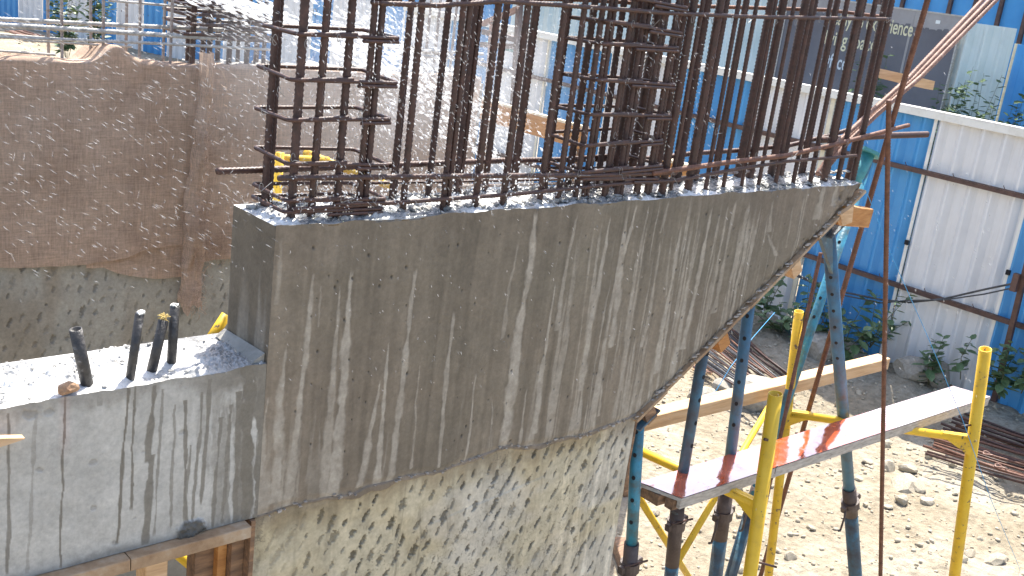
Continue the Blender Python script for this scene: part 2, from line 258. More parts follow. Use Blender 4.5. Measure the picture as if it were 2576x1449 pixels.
# ------------------------------------------------------------------ object helpers
def setp(o, label=None, cat=None, group=None, kind=None):
    if label: o['label'] = label
    if cat: o['category'] = cat
    if group: o['group'] = group
    if kind: o['kind'] = kind
    return o
def thing(name, loc, label, cat, group=None):
    o = bpy.data.objects.new(name, None); C.objects.link(o); o.location = Vector(loc); o.empty_display_size = .1
    return setp(o, label, cat, group)
def mesh_from(name, v, f, mat, smooth=False):
    me = bpy.data.meshes.new(name)
    me.from_pydata([tuple(map(float, p)) for p in v], [], f); me.materials.append(mat)
    if smooth: me.shade_smooth()
    me.update(); return me
def link(name, me, parent=None, loc=None):
    o = bpy.data.objects.new(name, me); C.objects.link(o)
    if parent is not None: o.parent = parent
    if loc is not None: o.location = Vector(loc)
    return o
class MB:
    """collects shapes in place coordinates; build() makes one mesh with its origin at org"""
    def __init__(s): s.v = []; s.f = []
    def add(s, v, f):
        k = len(s.v); s.v += [np.asarray(p, float) for p in v]; s.f += [[i + k for i in q] for q in f]
    def hexa(s, p):   # 8 points: bottom 4, top 4
        s.add(p, [[3, 2, 1, 0], [4, 5, 6, 7], [0, 1, 5, 4], [1, 2, 6, 5], [2, 3, 7, 6], [3, 0, 4, 7]])
    def box(s, x0, x1, y0, y1, z0, z1, j=0):
        r = lambda: (random.random() - .5) * j
        s.hexa([(x + r(), y + r(), z + r()) for z in (z0, z1) for x, y in ((x0, y0), (x1, y0), (x1, y1), (x0, y1))])
    def beam(s, a, b, w, h, up=(0, 0, 1), bev=0.0):
        a = np.asarray(a, float); b = np.asarray(b, float); d = b - a; L = np.linalg.norm(d); d /= L
        sd = np.cross(d, up); sd /= np.linalg.norm(sd); u = np.cross(sd, d)
        if bev <= 0:
            q = []
            for p in (a, b): q += [p - sd * w / 2 - u * h / 2, p + sd * w / 2 - u * h / 2, p + sd * w / 2 + u * h / 2, p - sd * w / 2 + u * h / 2]
            s.add(q, [[0, 1, 2, 3], [7, 6, 5, 4], [0, 4, 5, 1], [1, 5, 6, 2], [2, 6, 7, 3], [3, 7, 4, 0]]); return
        pr = []
        for sx, sz in ((-1, -1), (1, -1), (1, 1), (-1, 1)):
            e = [(sx * (w / 2 - bev), sz * h / 2), (sx * w / 2, sz * (h / 2 - bev))]
            pr += e if sx * sz > 0 else e[::-1]
        # order ccw
        pr = sorted(pr, key=lambda t: math.atan2(t[1] / h, t[0] / w))
        q = [p + sd * x + u * z for p in (a, b) for x, z in pr]; n = len(pr)
        s.add(q, [list(range(n))[::-1], list(range(n, 2 * n))] + [[k, (k + 1) % n, n + (k + 1) % n, n + k] for k in range(n)])
    def tube(s, pts, r, seg=10, caps=True, rib=0, rp=.010, tilt=.5, r_end=None):
        pts = [np.asarray(p, float) for p in pts]
        if rib:   # resample for ribs
            out = [pts[0]]
            for a, b in zip(pts[:-1], pts[1:]):
                L = np.linalg.norm(b - a); n = max(1, int(L / (rp / 2)))
                out += [a + (b - a) * k / n for k in range(1, n + 1)]
            pts = out
        n = len(pts); T = []
        for k in range(n):
            d = pts[min(k + 1, n - 1)] - pts[max(k - 1, 0)]; T.append(d / (np.linalg.norm(d) + 1e-12))
        ref = np.array([0, 0, 1.0]) if abs(T[0][2]) < .9 else np.array([1.0, 0, 0])
        u = np.cross(T[0], ref); u /= np.linalg.norm(u)
        V = []; ang = np.arange(seg) / seg * 2 * math.pi
        for k in range(n):
            u = u - T[k] * (u @ T[k]); u /= np.linalg.norm(u); vv = np.cross(T[k], u)
            rr = r if r_end is None else r + (r_end - r) * k / (n - 1)
            if rib: rr = rr * (1 + (rib if k % 2 else -rib * .35))
            ring = pts[k][None] + rr * (np.cos(ang)[:, None] * u + np.sin(ang)[:, None] * vv)
            if rib and 0 < k < n - 1: ring = ring + T[k][None] * (np.abs(np.sin(ang)) * tilt * r)[:, None]
            V += list(ring)
        F = [[k * seg + i, k * seg + (i + 1) % seg, (k + 1) * seg + (i + 1) % seg, (k + 1) * seg + i] for k in range(n - 1) for i in range(seg)]
        if caps: F += [list(range(seg))[::-1], [(n - 1) * seg + i for i in range(seg)]]
        s.add(V, F)
    def pipe(s, a, b, ro, ri, seg=20):   # open-ended hollow pipe
        a = np.asarray(a, float); b = np.asarray(b, float); d = (b - a) / np.linalg.norm(b - a)
        ref = np.array([0, 0, 1.0]) if abs(d[2]) < .9 else np.array([1.0, 0, 0])
        u = np.cross(d, ref); u /= np.linalg.norm(u); v = np.cross(d, u); ang = np.arange(seg) / seg * 2 * math.pi
        c = np.cos(ang)[:, None] * u + np.sin(ang)[:, None] * v
        inn = b - d * min(.12, np.linalg.norm(b - a) * .6)
        V = list(a + c * ro) + list(b + c * ro) + list(b + c * ri) + list(inn + c * ri); F = []
        for k in range(3):
            F += [[k * seg + i, k * seg + (i + 1) % seg, (k + 1) * seg + (i + 1) % seg, (k + 1) * seg + i] for i in range(seg)]
        F += [list(range(seg))[::-1], [3 * seg + i for i in range(seg)]]
        s.add(V, F)
    def build(s, name, mat, parent=None, smooth=False, org=None):
        if org is None: org = np.array(parent.location) if parent is not None and parent.parent is None else (s.v[0] if parent is None else np.zeros(3))
        if parent is not None and parent.parent is not None: org = np.array(parent.parent.location) + np.array(parent.location)
        org = np.asarray(org, float)
        me = mesh_from(name, [p - org for p in s.v], s.f, mat, smooth)
        return link(name, me, parent, org if parent is None else None)
def solo(name, mb, mat, label, cat, group=None, smooth=False, org=None, kind=None):
    if org is None:
        a = np.array(mb.v); org = np.array([a[:, 0].mean(), a[:, 1].mean(), a[:, 2].min()])
    o = mb.build(name, mat, None, smooth, org); return setp(o, label, cat, group, kind)
def grid_obj(name, P, mat, parent=None, col=None, smooth=True, flip=False, org=None):
    """P: (n,m,3) grid of points in place coordinates; col: (n,m,4)"""
    n, m, _ = P.shape
    if org is None: org = np.array(parent.location) if parent is not None else np.zeros(3)
    V = (P - np.asarray(org)).reshape(-1, 3)
    i = np.arange(n * m).reshape(n, m)
    q = np.stack([i[:-1, :-1], i[1:, :-1], i[1:, 1:], i[:-1, 1:]], -1).reshape(-1, 4)
    if flip: q = q[:, ::-1]
    me = bpy.data.meshes.new(name)
    me.vertices.add(len(V)); me.vertices.foreach_set('co', V.astype(np.float32).ravel())
    me.loops.add(q.size); me.loops.foreach_set('vertex_index', q.astype(np.int32).ravel())
    me.polygons.add(len(q)); me.polygons.foreach_set('loop_start', np.arange(0, q.size, 4, dtype=np.int32))
    me.update(calc_edges=True)
    if smooth: me.shade_smooth()
    if col is not None:
        a = me.color_attributes.new('Col', 'FLOAT_COLOR', 'POINT'); a.data.foreach_set('color', col.reshape(-1, 4).astype(np.float32).ravel())
    me.materials.append(mat); me.validate()
    return link(name, me, parent, None if parent is not None else org)
ORD = ['first', 'second', 'third', 'fourth', 'fifth', 'sixth', 'seventh', 'eighth', 'ninth', 'tenth', 'eleventh', 'twelfth', 'thirteenth', 'fourteenth', 'fifteenth', 'sixteenth', 'seventeenth', 'eighteenth', 'nineteenth', 'twentieth',
       'twenty-first', 'twenty-second', 'twenty-third', 'twenty-fourth', 'twenty-fifth', 'twenty-sixth', 'twenty-seventh', 'twenty-eighth', 'twenty-ninth', 'thirtieth'] + ['%dth' % k for k in range(31, 80)]

# ------------------------------------------------------------------ ground
def gz(x, y):
    x = np.asarray(x, float); y = np.asarray(y, float)
    z = (fbm(x * .5, y * .5, 3, 4) - .5) * .16 + (fbm(x * 3, y * 3, 9, 4) - .5) * .07 + (fbm(x * 11, y * 11, 19, 3) - .5) * .03
    bank = sstep(1.5, .1, np.abs(x - 11.0)) * .22 * (.4 + 1.0 * fbm(x * .7, y * .7, 5, 3))
    return z + bank * (y < 15) - .02
xs = np.concatenate([np.linspace(-60, 1.0, 24)[:-1], np.arange(1.0, 12.6, .042), np.linspace(12.7, 100, 60)])
ys = np.concatenate([np.linspace(-40, -1.0, 18)[:-1], np.arange(-1.0, 9.0, .042), np.linspace(9.1, 110, 120)])
GX, GY = np.meshgrid(xs, ys, indexing='ij')
g = grid_obj('ground', np.stack([GX, GY, gz(GX, GY)], -1), MT['ground'], flip=False)
setp(g, 'dry sandy rubbly earth of the building site', 'ground', kind='structure')

# ------------------------------------------------------------------ front wall: geometry constants
YF, YB = 2.40, 2.63           # front and back faces
ZT, ZJ = 3.262, 2.42          # top of the upper lift, joint between the lifts
XL, XJ, XR = 1.41, 3.0, 4.24  # left end, right end at the joint, tip of the flare
wall = thing('concrete_wall', ((XL + XJ) / 2, YF, 0), 'wet grey-brown concrete wall with a flared overhanging right end and bars standing out of its top', 'wall')
def xr_of(z): return XJ + (XR - XJ) * np.clip((z - ZJ) / (ZT - .02 - ZJ), 0, 1) ** 1.0
def ab(x0, y0, x1, y1):   # a streak in photo pixels -> (x at top, x at bottom, z top, z bottom)
    a = onY(x0, y0, YF); b = onY(x1, y1, YF); return (a[0], b[0], a[2], b[2])
def c2(x, y): return (566 + x / 2.304, 440.3 + y / 2.304)
def c3(x, y): return (1257.8 + x / 2.305, 440.3 + y / 2.305)
STREAK = []
def S(f, pts, w0, w1, k):
    for (xa, ya), (xb, yb) in zip(pts[:-1], pts[1:]): pass
    n = len(pts) - 1
    for i in range(n):
        p = f(*pts[i]); q = f(*pts[i + 1]); wa = w0 + (w1 - w0) * i / n; wb = w0 + (w1 - w0) * (i + 1) / n
        STREAK.append(ab(*p, *q) + (wa, wb, k, i == 0))
S(c2, [(335, 360), (300, 750)], 22, 30, .5)
S(c2, [(510, 560), (480, 900), (420, 1449), (350, 2000)], 14, 75, .85)
S(c2, [(665, 620), (640, 1050), (600, 1449), (565, 1960)], 8, 80, .7)
S(c2, [(735, 540), (710, 900), (665, 1449), (620, 1900)], 22, 95, 1.)
S(c2, [(1105, 545), (1065, 900), (1000, 1449), (960, 1780)], 26, 44, .8)
S(c2, [(950, 970), (910, 1449), (880, 1800)], 7, 60, 1.)
S(c2, [(905, 1185), (850, 1449), (790, 1810)], 12, 70, .9)
S(c2, [(1330, 780), (1290, 1150), (1235, 1700)], 22, 34, .85)
S(c2, [(1452, 1160), (1425, 1449), (1395, 1680)], 8, 24, .9)
S(c2, [(1805, 215), (1760, 600), (1700, 900), (1630, 1449), (1590, 1660)], 44, 90, .95)
S(c2, [(1700, 400), (1650, 650), (1605, 950)], 14, 30, .4)
S(c2, [(1885, 800), (1840, 1100), (1790, 1449), (1760, 1600)], 10, 55, .9)
S(c2, [(355, 990), (325, 1300), (290, 1900)], 8, 95, .9)
S(c2, [(205, 1150), (170, 1400), (140, 1900)], 12, 75, .8)
S(c2, [(255, 1280), (225, 1449), (200, 1800)], 6, 50, .8)
S(c2, [(1752, 1240), (1725, 1449), (1700, 1600)], 8, 28, .9)
S(c2, [(1712, 985), (1690, 1190)], 12, 10, .8)
S(c2, [(555, 620), (545, 880)], 8, 10, .5)
S(c2, [(1555, 1300), (1545, 1449)], 6, 10, .7)
S(c2, [(1130, 1100), (1080, 1700)], 6, 20, .6)
S(c3, [(445, 235), (395, 480), (330, 900)], 14, 40, .7)
S(c3, [(638, 240), (595, 500), (520, 900), (470, 1250)], 10, 60, .9)
S(c3, [(322, 640), (280, 900), (225, 1300), (200, 1500)], 10, 52, 1.)
S(c3, [(790, 180), (710, 500), (640, 1000)], 12, 55, .85)
S(c3, [(865, 165), (800, 500), (700, 1200)], 14, 30, .6)
S(c3, [(1050, 290), (1000, 600), (940, 900), (900, 1150)], 20, 56, 1.)
S(c3, [(1225, 190), (1150, 600), (1060, 1010)], 18, 46, .95)
S(c3, [(1320, 190), (1265, 500), (1215, 780)], 16, 24, .7)
S(c3, [(935, 390), (870, 800), (820, 1000)], 16, 36, .7)
S(c3, [(980, 140), (930, 340)], 14, 24, .5)
S(c3, [(1365, 150), (1300, 500), (1240, 800)], 18, 40, .7)
S(c3, [(1000, 350), (960, 700)], 10, 18, .6)
S(c3, [(1110, 330), (1060, 700), (1010, 950)], 12, 26, .7)
S(c3, [(820, 530), (740, 1000), (700, 1250)], 8, 28, .7)
S(c3, [(1440, 170), (1380, 480)], 30, 50, .7)
S(c3, [(1500, 250), (1460, 420)], 14, 30, .6)
S(c3, [(1550, 340), (1600, 470)], 20, 40, .7)
S(c3, [(1580, 150), (1560, 330)], 16, 40, .5)
S(c3, [(590, 1210), (570, 1400)], 10, 26, .8)
S(c3, [(490, 1130), (450, 1500)], 14, 34, .8)
S(c3, [(1880, 60), (1830, 260)], 30, 90, .8)
S(c3, [(1960, 40), (1930, 180)], 40, 60, .9)
S(c3, [(1700, 180), (1660, 420)], 10, 20, .5)

nz, nx = 230, 760
tz = np.linspace(0, 1, nz)[:, None]; tx = np.linspace(0, 1, nx)[None]
xj_ = XL + tx * (XJ - XL)
def zj_of(x): return ZJ + ((fbm(x * 2.6, 0 * x, 301, 3) - .5) * .050 + (fbm(x * 14, 0 * x, 302, 3) - .5) * .016 - .004) * sstep(XL, XL + .08, x) * sstep(XJ, XJ - .08, x)
Zg = zj_of(xj_) + (ZT - zj_of(xj_)) * tz + 0 * tx
Xg = XL + tx * (xr_of(Zg) - XL)
PX = depth((2.4, YF, 2.8)) / FPX   # about one photo pixel in metres at mid wall
dry = np.zeros_like(Zg)
wob = (fbm(Xg * 30, Zg * 9, 41, 4) - .5) * 1.3
for (xa, xb, za, zb, wa, wb, k, first) in STREAK:
    t = (za - Zg) / (za - zb + 1e-9)
    xc = xa + (xb - xa) * t + wob * .012
    pxm = depth((xa, YF, za)) / FPX / 2.304
    ww = (wa + (wb - wa) * np.clip(t, 0, 1)) * pxm * .5 * (1 + (fbm(Xg * 22 + xa * 9, Zg * 20, 77, 4) - .5) * 1.7)
    e = sstep(1.3, .55, np.abs(Xg - xc) / (ww + 1e-6))
    if first: e = e * sstep(-.02, .10, t + (vn(Xg * 160, 0 * Zg, 5) - .5) * .12)
    e = e * (t > -.03) * (t < 1.0)
    dry = np.maximum(dry, e * k)
# many fine run-downs, denser to the right and towards the joint
f1 = fbm(Xg * 42 + wob * .8, Zg * 1.3, 13, 4); f2 = fbm(Xg * 110 + wob, Zg * 2.5, 23, 3)
right = sstep(2.1, 2.9, Xg); lowb = sstep(2.95, 2.45, Zg)
thr = .75 - .20 * right - .09 * lowb
fine = sstep(thr, thr + .10, f1 * .65 + f2 * .35) * (.40 + .42 * right)
fine *= sstep(ZT - .03, ZT - .18, Zg + (vn(Xg * 60, 0 * Zg, 3) - .5) * .16)
dry = np.maximum(dry, fine)
lj = sstep(1.75, 1.42, Xg) * sstep(2.75, 2.5, Zg)
dry = np.maximum(dry, lj * sstep(.42, .62, fbm(Xg * 60, Zg * 8, 31, 4)) * .8)
jt = sstep(.022, .0, Zg - zj_of(Xg) - (fbm(Xg * 20, 0 * Zg, 8, 3) - .5) * .02)
dry = np.maximum(dry, jt * .25)
dry *= np.clip(.35 + 1.15 * fbm(Xg * 45 + Zg * 20, Zg * 30 - Xg * 15, 61, 4), 0, 1.15) * (.70 + .45 * fbm(Xg * 7, Zg * 3, 62, 3))
vst = fbm(Xg * 55 + wob * .6, Zg * 1.1, 63, 4) - .5; vs2 = fbm(Xg * 12 + wob * .4, Zg * .8, 64, 3) - .5
wet = np.array([.170, .142, .107]); dr = np.array([.385, .345, .285])
big = fbm(Xg * 2.2, Zg * 2.2, 2, 4)[..., None]
mott = fbm(Xg * 26, Zg * 26, 37, 4)[..., None]
base = wet * (.80 + .45 * big) * (.80 + .40 * mott) * (1 + .55 * vst + .45 * vs2)[..., None]
base[..., 0] *= 1 + .10 * (fbm(Xg * 1.4, Zg * 3, 91, 3) - .4)
dryc = np.clip(dry, 0, 1)[..., None]
col = base * (1 - dryc) + dr * (.82 + .32 * mott) * dryc
# small blow holes: real dents, coloured darker inside
hgt = (fbm(Xg * 9, Zg * 9, 4, 4) - .5) * .004 - jt * .004
for _ in range(170):
    hx = random.uniform(1.5, 3.9); hz = random.uniform(2.45, 3.2); rr = random.choice([.002, .003, .003, .0045])
    d = np.hypot((Xg - hx) * 1.4, Zg - hz); mk = sstep(rr * 1.6, rr * .5, d); hgt = hgt - mk * .004
    col = col * (1 - .72 * mk[..., None])
# ragged honeycombed edge along the flare and at the tip
edge = (xr_of(Zg) - Xg); rag = sstep(.06, .0, edge - (fbm(Xg * 25, Zg * 25, 6, 3) - .5) * .06)
hgt = hgt - rag * .010 * fbm(Xg * 55, Zg * 55, 46, 3)
col = col * (1 - rag[..., None] * .0) + (rag * (fbm(Xg * 60, Zg * 60, 47, 3) - .45))[..., None] * np.array([.5, .46, .40]) * .8
tipm = sstep(.16, .02, np.hypot(Xg - 4.16, (Zg - 3.20) * 1.6)) * sstep(.45, .65, fbm(Xg * 22, Zg * 14, 33, 4))
col = col * (1 - .7 * tipm[..., None]); hgt = hgt - tipm * .012
col = np.clip(col, .012, .8)
Yg = YF - hgt
# wavy top arris
Zd = Zg + (tz > .995) * ((fbm(Xg * 12, 0 * Zg, 55, 4) - .5) * .016)
A = np.concatenate([col, np.ones_like(col[..., :1])], -1)
grid_obj('upper_lift', np.stack([Xg, Yg, Zd], -1), MT['conc'], wall, A, flip=True)
# left end, back, soffit of the upper lift
def flat_grid(name, p00, p10, p01, p11, n, m, parent, colfn, mat, amp=.003, sc=14, flip=False, nrm=None):
    u = np.linspace(0, 1, n)[:, None, None]; v = np.linspace(0, 1, m)[None, :, None]
    p00, p10, p01, p11 = [np.asarray(p, float) for p in (p00, p10, p01, p11)]
    P = p00 * (1 - u) * (1 - v) + p10 * u * (1 - v) + p01 * (1 - u) * v + p11 * u * v
    nn = np.cross(p10 - p00, p01 - p00); nn /= np.linalg.norm(nn)
    L1 = np.linalg.norm(p10 - p00); L2 = np.linalg.norm(p01 - p00)
    a = u[..., 0] * L1 + 0 * v[..., 0]; b = v[..., 0] * L2 + 0 * u[..., 0]
    h = (fbm(a * sc, b * sc, 12, 4) - .5) * amp * 2
    edge = np.minimum(np.minimum(u[..., 0], 1 - u[..., 0]) * L1, np.minimum(v[..., 0], 1 - v[..., 0]) * L2)
    P = P + nn * (h * sstep(0, .02, edge))[..., None]
    cc = colfn(P, a, b); 
    if cc.shape[-1] == 3: cc = np.concatenate([cc, np.ones_like(cc[..., :1])], -1)
    return grid_obj(name, P, mat, parent, cc, flip=flip)
def wetcol(P, a, b):
    m1 = fbm(a * 5, b * 5, 71, 4)[..., None]; m2 = fbm(a * 26, b * 26, 72, 4)[..., None]
    c = np.array([.150, .125, .093]) * (.70 + .5 * m1) * (.82 + .36 * m2)
    st = sstep(.6, .8, fbm(b * 30, a * 2, 73, 3))[..., None] * .10
    return c + st * np.array([1, .95, .85])
flat_grid('end_face', (XL, YB, ZJ), (XL, YB, ZT), (XL, YF, ZJ), (XL, YF, ZT), 90, 30, wall, wetcol, MT['conc'], .003, flip=False)
flat_grid('back_face', (XL, YB, ZJ), (XL, YB, ZT), (XJ, YB, ZJ), (XR, YB, ZT), 20, 40, wall, wetcol, MT['conc'], .003, flip=True)
# rough sunlit top
nt_, mt_ = 60, 560
ty = np.linspace(0, 1, nt_)[:, None]; tx = np.linspace(0, 1, mt_)[None]
Xt = XL + tx * (XR - XL) + 0 * ty; Yt = YF + ty * (YB - YF) + 0 * tx
ed = np.minimum(np.minimum(ty * (YB - YF), (1 - ty) * (YB - YF)) + 0 * tx, np.minimum(tx, 1 - tx) * (XR - XL) + 0 * ty)
zz = ZT + sstep(0, .02, ed) * ((fbm(Xt * 16, Yt * 16, 14, 4) - .5) * .030 + (np.abs(fbm(Xt * 60, Yt * 60, 15, 3) - .5)) * .030)
ZF = ZT + (fbm(Xt * 12, 0 * Xt, 55, 4) - .5) * .016
zz = np.where(ty < .012, ZF, zz)
cm = fbm(Xt * 9, Yt * 9, 16, 4); c = (np.array([.13, .14, .145]) + np.array([.52, .505, .48]) * sstep(.38, .60, cm)[..., None]) * (.75 + .5 * fbm(Xt * 50, Yt * 50, 18, 3))[..., None]
ro = .10 + .50 * sstep(.4, .6, cm)
grid_obj('top_face', np.stack([Xt, Yt, zz], -1), MT['conc_top'], wall, np.concatenate([c, ro[..., None]], -1), flip=True)
# lower lift with hacked key marks
ZB0 = 1.72
nz, nx = 250, 560
Zl = np.linspace(ZB0, ZJ + .03, nz)[:, None] + 0 * np.linspace(0, 1, nx)[None]
Xl = XL - .006 + (XJ - XL + .004) * np.linspace(0, 1, nx)[None] + 0 * Zl
def hacked(Xl, Zl, x0, x1, z0, z1, sx, sz, seed, size=1.0, prob=.8, slant=.45):
    rnd = random.Random(seed); h = np.zeros_like(Xl); m = np.zeros_like(Xl)
    dxg = Xl[0, 1] - Xl[0, 0]; dzg = Zl[1, 0] - Zl[0, 0]; X0 = Xl[0, 0]; Z0 = Zl[0, 0]
    r = 0; z = z0
    while z < z1:
        x = x0 + (sx / 2 if r % 2 else 0)
        while x < x1:
            if rnd.random() < prob * (.80 + .4 * float(fbm(np.array([x * 4.]), np.array([z * 4.]), seed + 50, 2)[0])):
                px = x + rnd.uniform(-.19, .19) * sx; pz = z + rnd.uniform(-.2, .2) * sz
                q_ = rnd.choice([.6, .8, .95, 1, 1.1, 1.3]); L = rnd.uniform(.010, .021) * size * q_; W = rnd.uniform(.0035, .0080) * size * q_; sl = slant + rnd.uniform(-.25, .25); dp = rnd.uniform(.5, 1)
                i0 = int((px - .04 - X0) / dxg); i1 = int((px + .04 - X0) / dxg) + 1; k0 = int((pz - .05 - Z0) / dzg); k1 = int((pz + .05 - Z0) / dzg) + 1
                i0 = max(i0, 0); k0 = max(k0, 0); i1 = min(i1, Xl.shape[1]); k1 = min(k1, Xl.shape[0])
                if i1 > i0 and k1 > k0:
                    xx = Xl[k0:k1, i0:i1] - px; zq = Zl[k0:k1, i0:i1] - pz
                    a = (xx * sl + zq) / math.hypot(sl, 1); b = (xx - zq * sl) / math.hypot(sl, 1)
                    rag = (fbm(Xl[k0:k1, i0:i1] * 150, Zl[k0:k1, i0:i1] * 150, seed, 3) - .5) * 1.9
                    d = np.sqrt((a / L) ** 2 + (b / W) ** 2) + rag
                    e = sstep(1.15, .55, d) * dp
                    h[k0:k1, i0:i1] = np.maximum(h[k0:k1, i0:i1], e); m[k0:k1, i0:i1] = np.maximum(m[k0:k1, i0:i1], sstep(1.3, .8, d) * dp)
            x += sx
        z += sz; r += 1
    return h, m
hh, mm = hacked(Xl, Zl, 1.42, 2.98, 1.72, 2.385, .066, .046, 5, 1.30, .90)
fade = sstep(ZJ, ZJ - .05, Zl + (fbm(Xl * 6, 0 * Zl, 3, 3) - .5) * .06) * (.35 + .65 * sstep(1.45, 1.7, Xl)); hh = hh * fade; mm = mm * fade
yel = fbm(Xl * 2.6, Zl * 4, 21, 4)[..., None]
cl = np.array([.50, .46, .375]) * (.74 + .5 * fbm(Xl * 14, Zl * 14, 22, 4)[..., None]) * (.86 + .28 * fbm(Xl * 60, Zl * 50, 220, 3)[..., None])
cl = cl * (1 - sstep(.42, .62, yel) * np.array([.03, .07, .20]))
wl = (fbm(Xl * 25, Zl * 12, 230, 3) - .5)
stn = sstep(.55, .72, fbm(Xl * 40 + wl, Zl * 2.0, 24, 3))[..., None] * .16 + sstep(.012, .003, np.abs(fbm(Xl * 26 + wl * .4, Zl * .5, 28, 2) - .52))[..., None] * .26 * sstep(.4, .55, fbm(Xl * 5, Zl * 4, 231, 3))[..., None]
cl = cl * (1 - stn)
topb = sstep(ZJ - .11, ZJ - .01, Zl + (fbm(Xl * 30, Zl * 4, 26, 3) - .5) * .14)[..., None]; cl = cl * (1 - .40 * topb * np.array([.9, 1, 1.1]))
wv = zj_of(Xl) - .012 + (fbm(Xl * 5, 0 * Xl, 233, 3) - .5) * .028 + (fbm(Xl * 30, Zl * 30, 234, 3) - .5) * .012
ov = sstep(-.002, .003, Zl - wv)[..., None]; cl = cl * (1 - ov) + np.array([.20, .165, .13]) * (.7 + .6 * fbm(Xl * 40, Zl * 40, 235, 3))[..., None] * ov
vein = np.abs(fbm(Xl * 38, Zl * 38, 25, 3) - .5)
vm = sstep(.024, .004, vein)[..., None] * sstep(.40, .6, fbm(Xl * 3, Zl * 3, 29, 3))[..., None]; cl = cl * (1 - .42 * vm)
cl = cl * (1 - .76 * mm[..., None] * (.7 + .6 * fbm(Xl * 80, Zl * 80, 240, 3)[..., None]).clip(0, 1)) 
cl = np.clip(cl, .02, .7)
Yl = YF + .004 + hh * .007 - (fbm(Xl * 10, Zl * 10, 27, 4) - .5) * .004
# shutter-board step line
wst = sstep(.52, .66, fbm(Xl * 38 + wl, Zl * 2.2, 241, 4))[..., None] * sstep(2.35, 2.8, Xl)[..., None]; cl = np.clip(cl * (1 + .28 * wst), .02, .7)
brn = sstep(.55, .72, fbm(Xl * 4, Zl * 5, 242, 4))[..., None]; cl = cl * (1 - brn * np.array([.08, .11, .17]))
stp = (Zl < 2.235 + (Xl - 2.2) * .10) & (Xl > 2.05) & (Xl < 2.55); Yl = Yl - stp * .0025 - ov[..., 0] * .003 + sstep(-.002, .004, Zl - zj_of(Xl)) * .006
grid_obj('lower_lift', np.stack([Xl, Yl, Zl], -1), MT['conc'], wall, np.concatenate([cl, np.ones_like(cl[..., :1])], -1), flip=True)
mb = MB(); mb.box(XL - .006, XJ - .003, YF + .022, YB, -.2, ZJ - .002); mb.build('wall_core', MT['conc_plain'], wall)
mb = MB(); mb.box(XL - .006, XJ - .003, YF + .004, YF + .011, -.2, ZB0 - .001); mb.build('wall_foot', MT['conc_plain'], wall)
# mortar fins along the joint
mb = MB()
for k in range(60):
    x = random.uniform(XL + .02, XJ - .02); s_ = random.uniform(.002, .007)
    z = float(zj_of(np.array([x]))[0]) + random.uniform(-.012, .004); mb.box(x, x + s_ * random.uniform(1, 3), YF - random.uniform(.002, .006), YF + .012, z, z + s_ * random.uniform(.4, .9), .004)
o = mb.build('joint_fins', MT['grout'], wall); o['kind'] = 'stuff'
mb = MB(); mb.box(XJ - .002, XJ + .008, YF + .002, YF + .03, 2.13, ZJ - .012, .003); mb.build('ply_strip', MT['timber_dark'], wall)
# crumbs on the top
def rock_v(r, seed, sub=1, flat=.7):
    bm = bmesh.new(); bmesh.ops.create_icosphere(bm, subdivisions=sub, radius=1.0); rd = random.Random(seed)
    ax = [rd.uniform(.7, 1.3), rd.uniform(.7, 1.2), rd.uniform(.5, .9) * flat / .7]
    nn = np.array([[rd.gauss(0, 1) for _ in range(3)] for _ in range(5)]); nn /= np.linalg.norm(nn, axis=1)[:, None]; cut = [rd.uniform(.5, .9) for _ in range(5)]
    V = []
    for vv in bm.verts:
        p = np.array(vv.co)
        for q, ct in zip(nn, cut):
            d = p @ q
            if d > ct: p = p - q * (d - ct)
        p = p * (1 + rd.uniform(-.07, .07)); V.append(p * ax * r)
    F = [[x.index for x in f.verts] for f in bm.faces]; bm.free(); return V, F
mb = MB()
RV = [rock_v(1, k, 1) for k in range(8)]
for k in range(900):
    x = random.uniform(XL + .02, XR - .03); y = random.uniform(YF + .006, YB - .006); s_ = random.choice([.003, .004, .005, .006, .009, .012])
    V, F = random.choice(RV); a = random.random() * 6.3; ca, sa = math.cos(a), math.sin(a)
    mb.add([np.array([p[0] * ca - p[1] * sa, p[0] * sa + p[1] * ca, p[2]]) * s_ + (x, y, ZT + .004) for p in V], F)
o = mb.build('cement_crumbs', MT['cement_lump'], wall); o['kind'] = 'stuff'

# ------------------------------------------------------------------ soffit formwork under the flare (sheet, battens)
A0 = np.array([XJ - .02, 0, ZJ - .010]); B0 = np.array([XR + .015, 0, ZT - .025]); dS = (B0 - A0) / np.linalg.norm(B0 - A0); nS = np.array([dS[2], 0, -dS[0]])
form = thing('soffit_formwork', (3.6, 2.5, 2.8), 'sloping plywood soffit formwork nailed to battens under the overhang', 'formwork')
mb = MB()
n = 26
for k in range(n):    # a plywood strip with a ragged edge
    t0, t1 = k / n, (k + 1) / n
    a = A0 + (B0 - A0) * t0; b = A0 + (B0 - A0) * t1; y0 = YF - .012 - random.uniform(0, .007)
    p = []
    for q in (a, b):
        p += [q + np.array([0, y0, 0]) + nS * .014, q + np.array([0, YB + .05, 0]) + nS * .014, q + np.array([0, YB + .05, 0]) + nS * .001, q + np.array([0, y0, 0]) + nS * .001]
    mb.add(p, [[0, 1, 2, 3], [7, 6, 5, 4], [0, 4, 5, 1], [1, 5, 6, 2], [2, 6, 7, 3], [3, 7, 4, 0]])
mb.build('plywood_sheet', MT['form_ply'], form)
mb = MB()
for k in range(110):   # cement slurry lips along the sheet edge
    t = random.random(); q = A0 + (B0 - A0) * t + np.array([0, YF - random.uniform(.002, .012), 0]) - nS * random.uniform(-.008, .012)
    V, F = random.choice(RV); s_ = random.uniform(.003, .012); mb.add([p * s_ * np.array([1.8, .6, .7]) + q for p in V], F)
o = mb.build('slurry_lip', MT['grout'], form); o['kind'] = 'stuff'
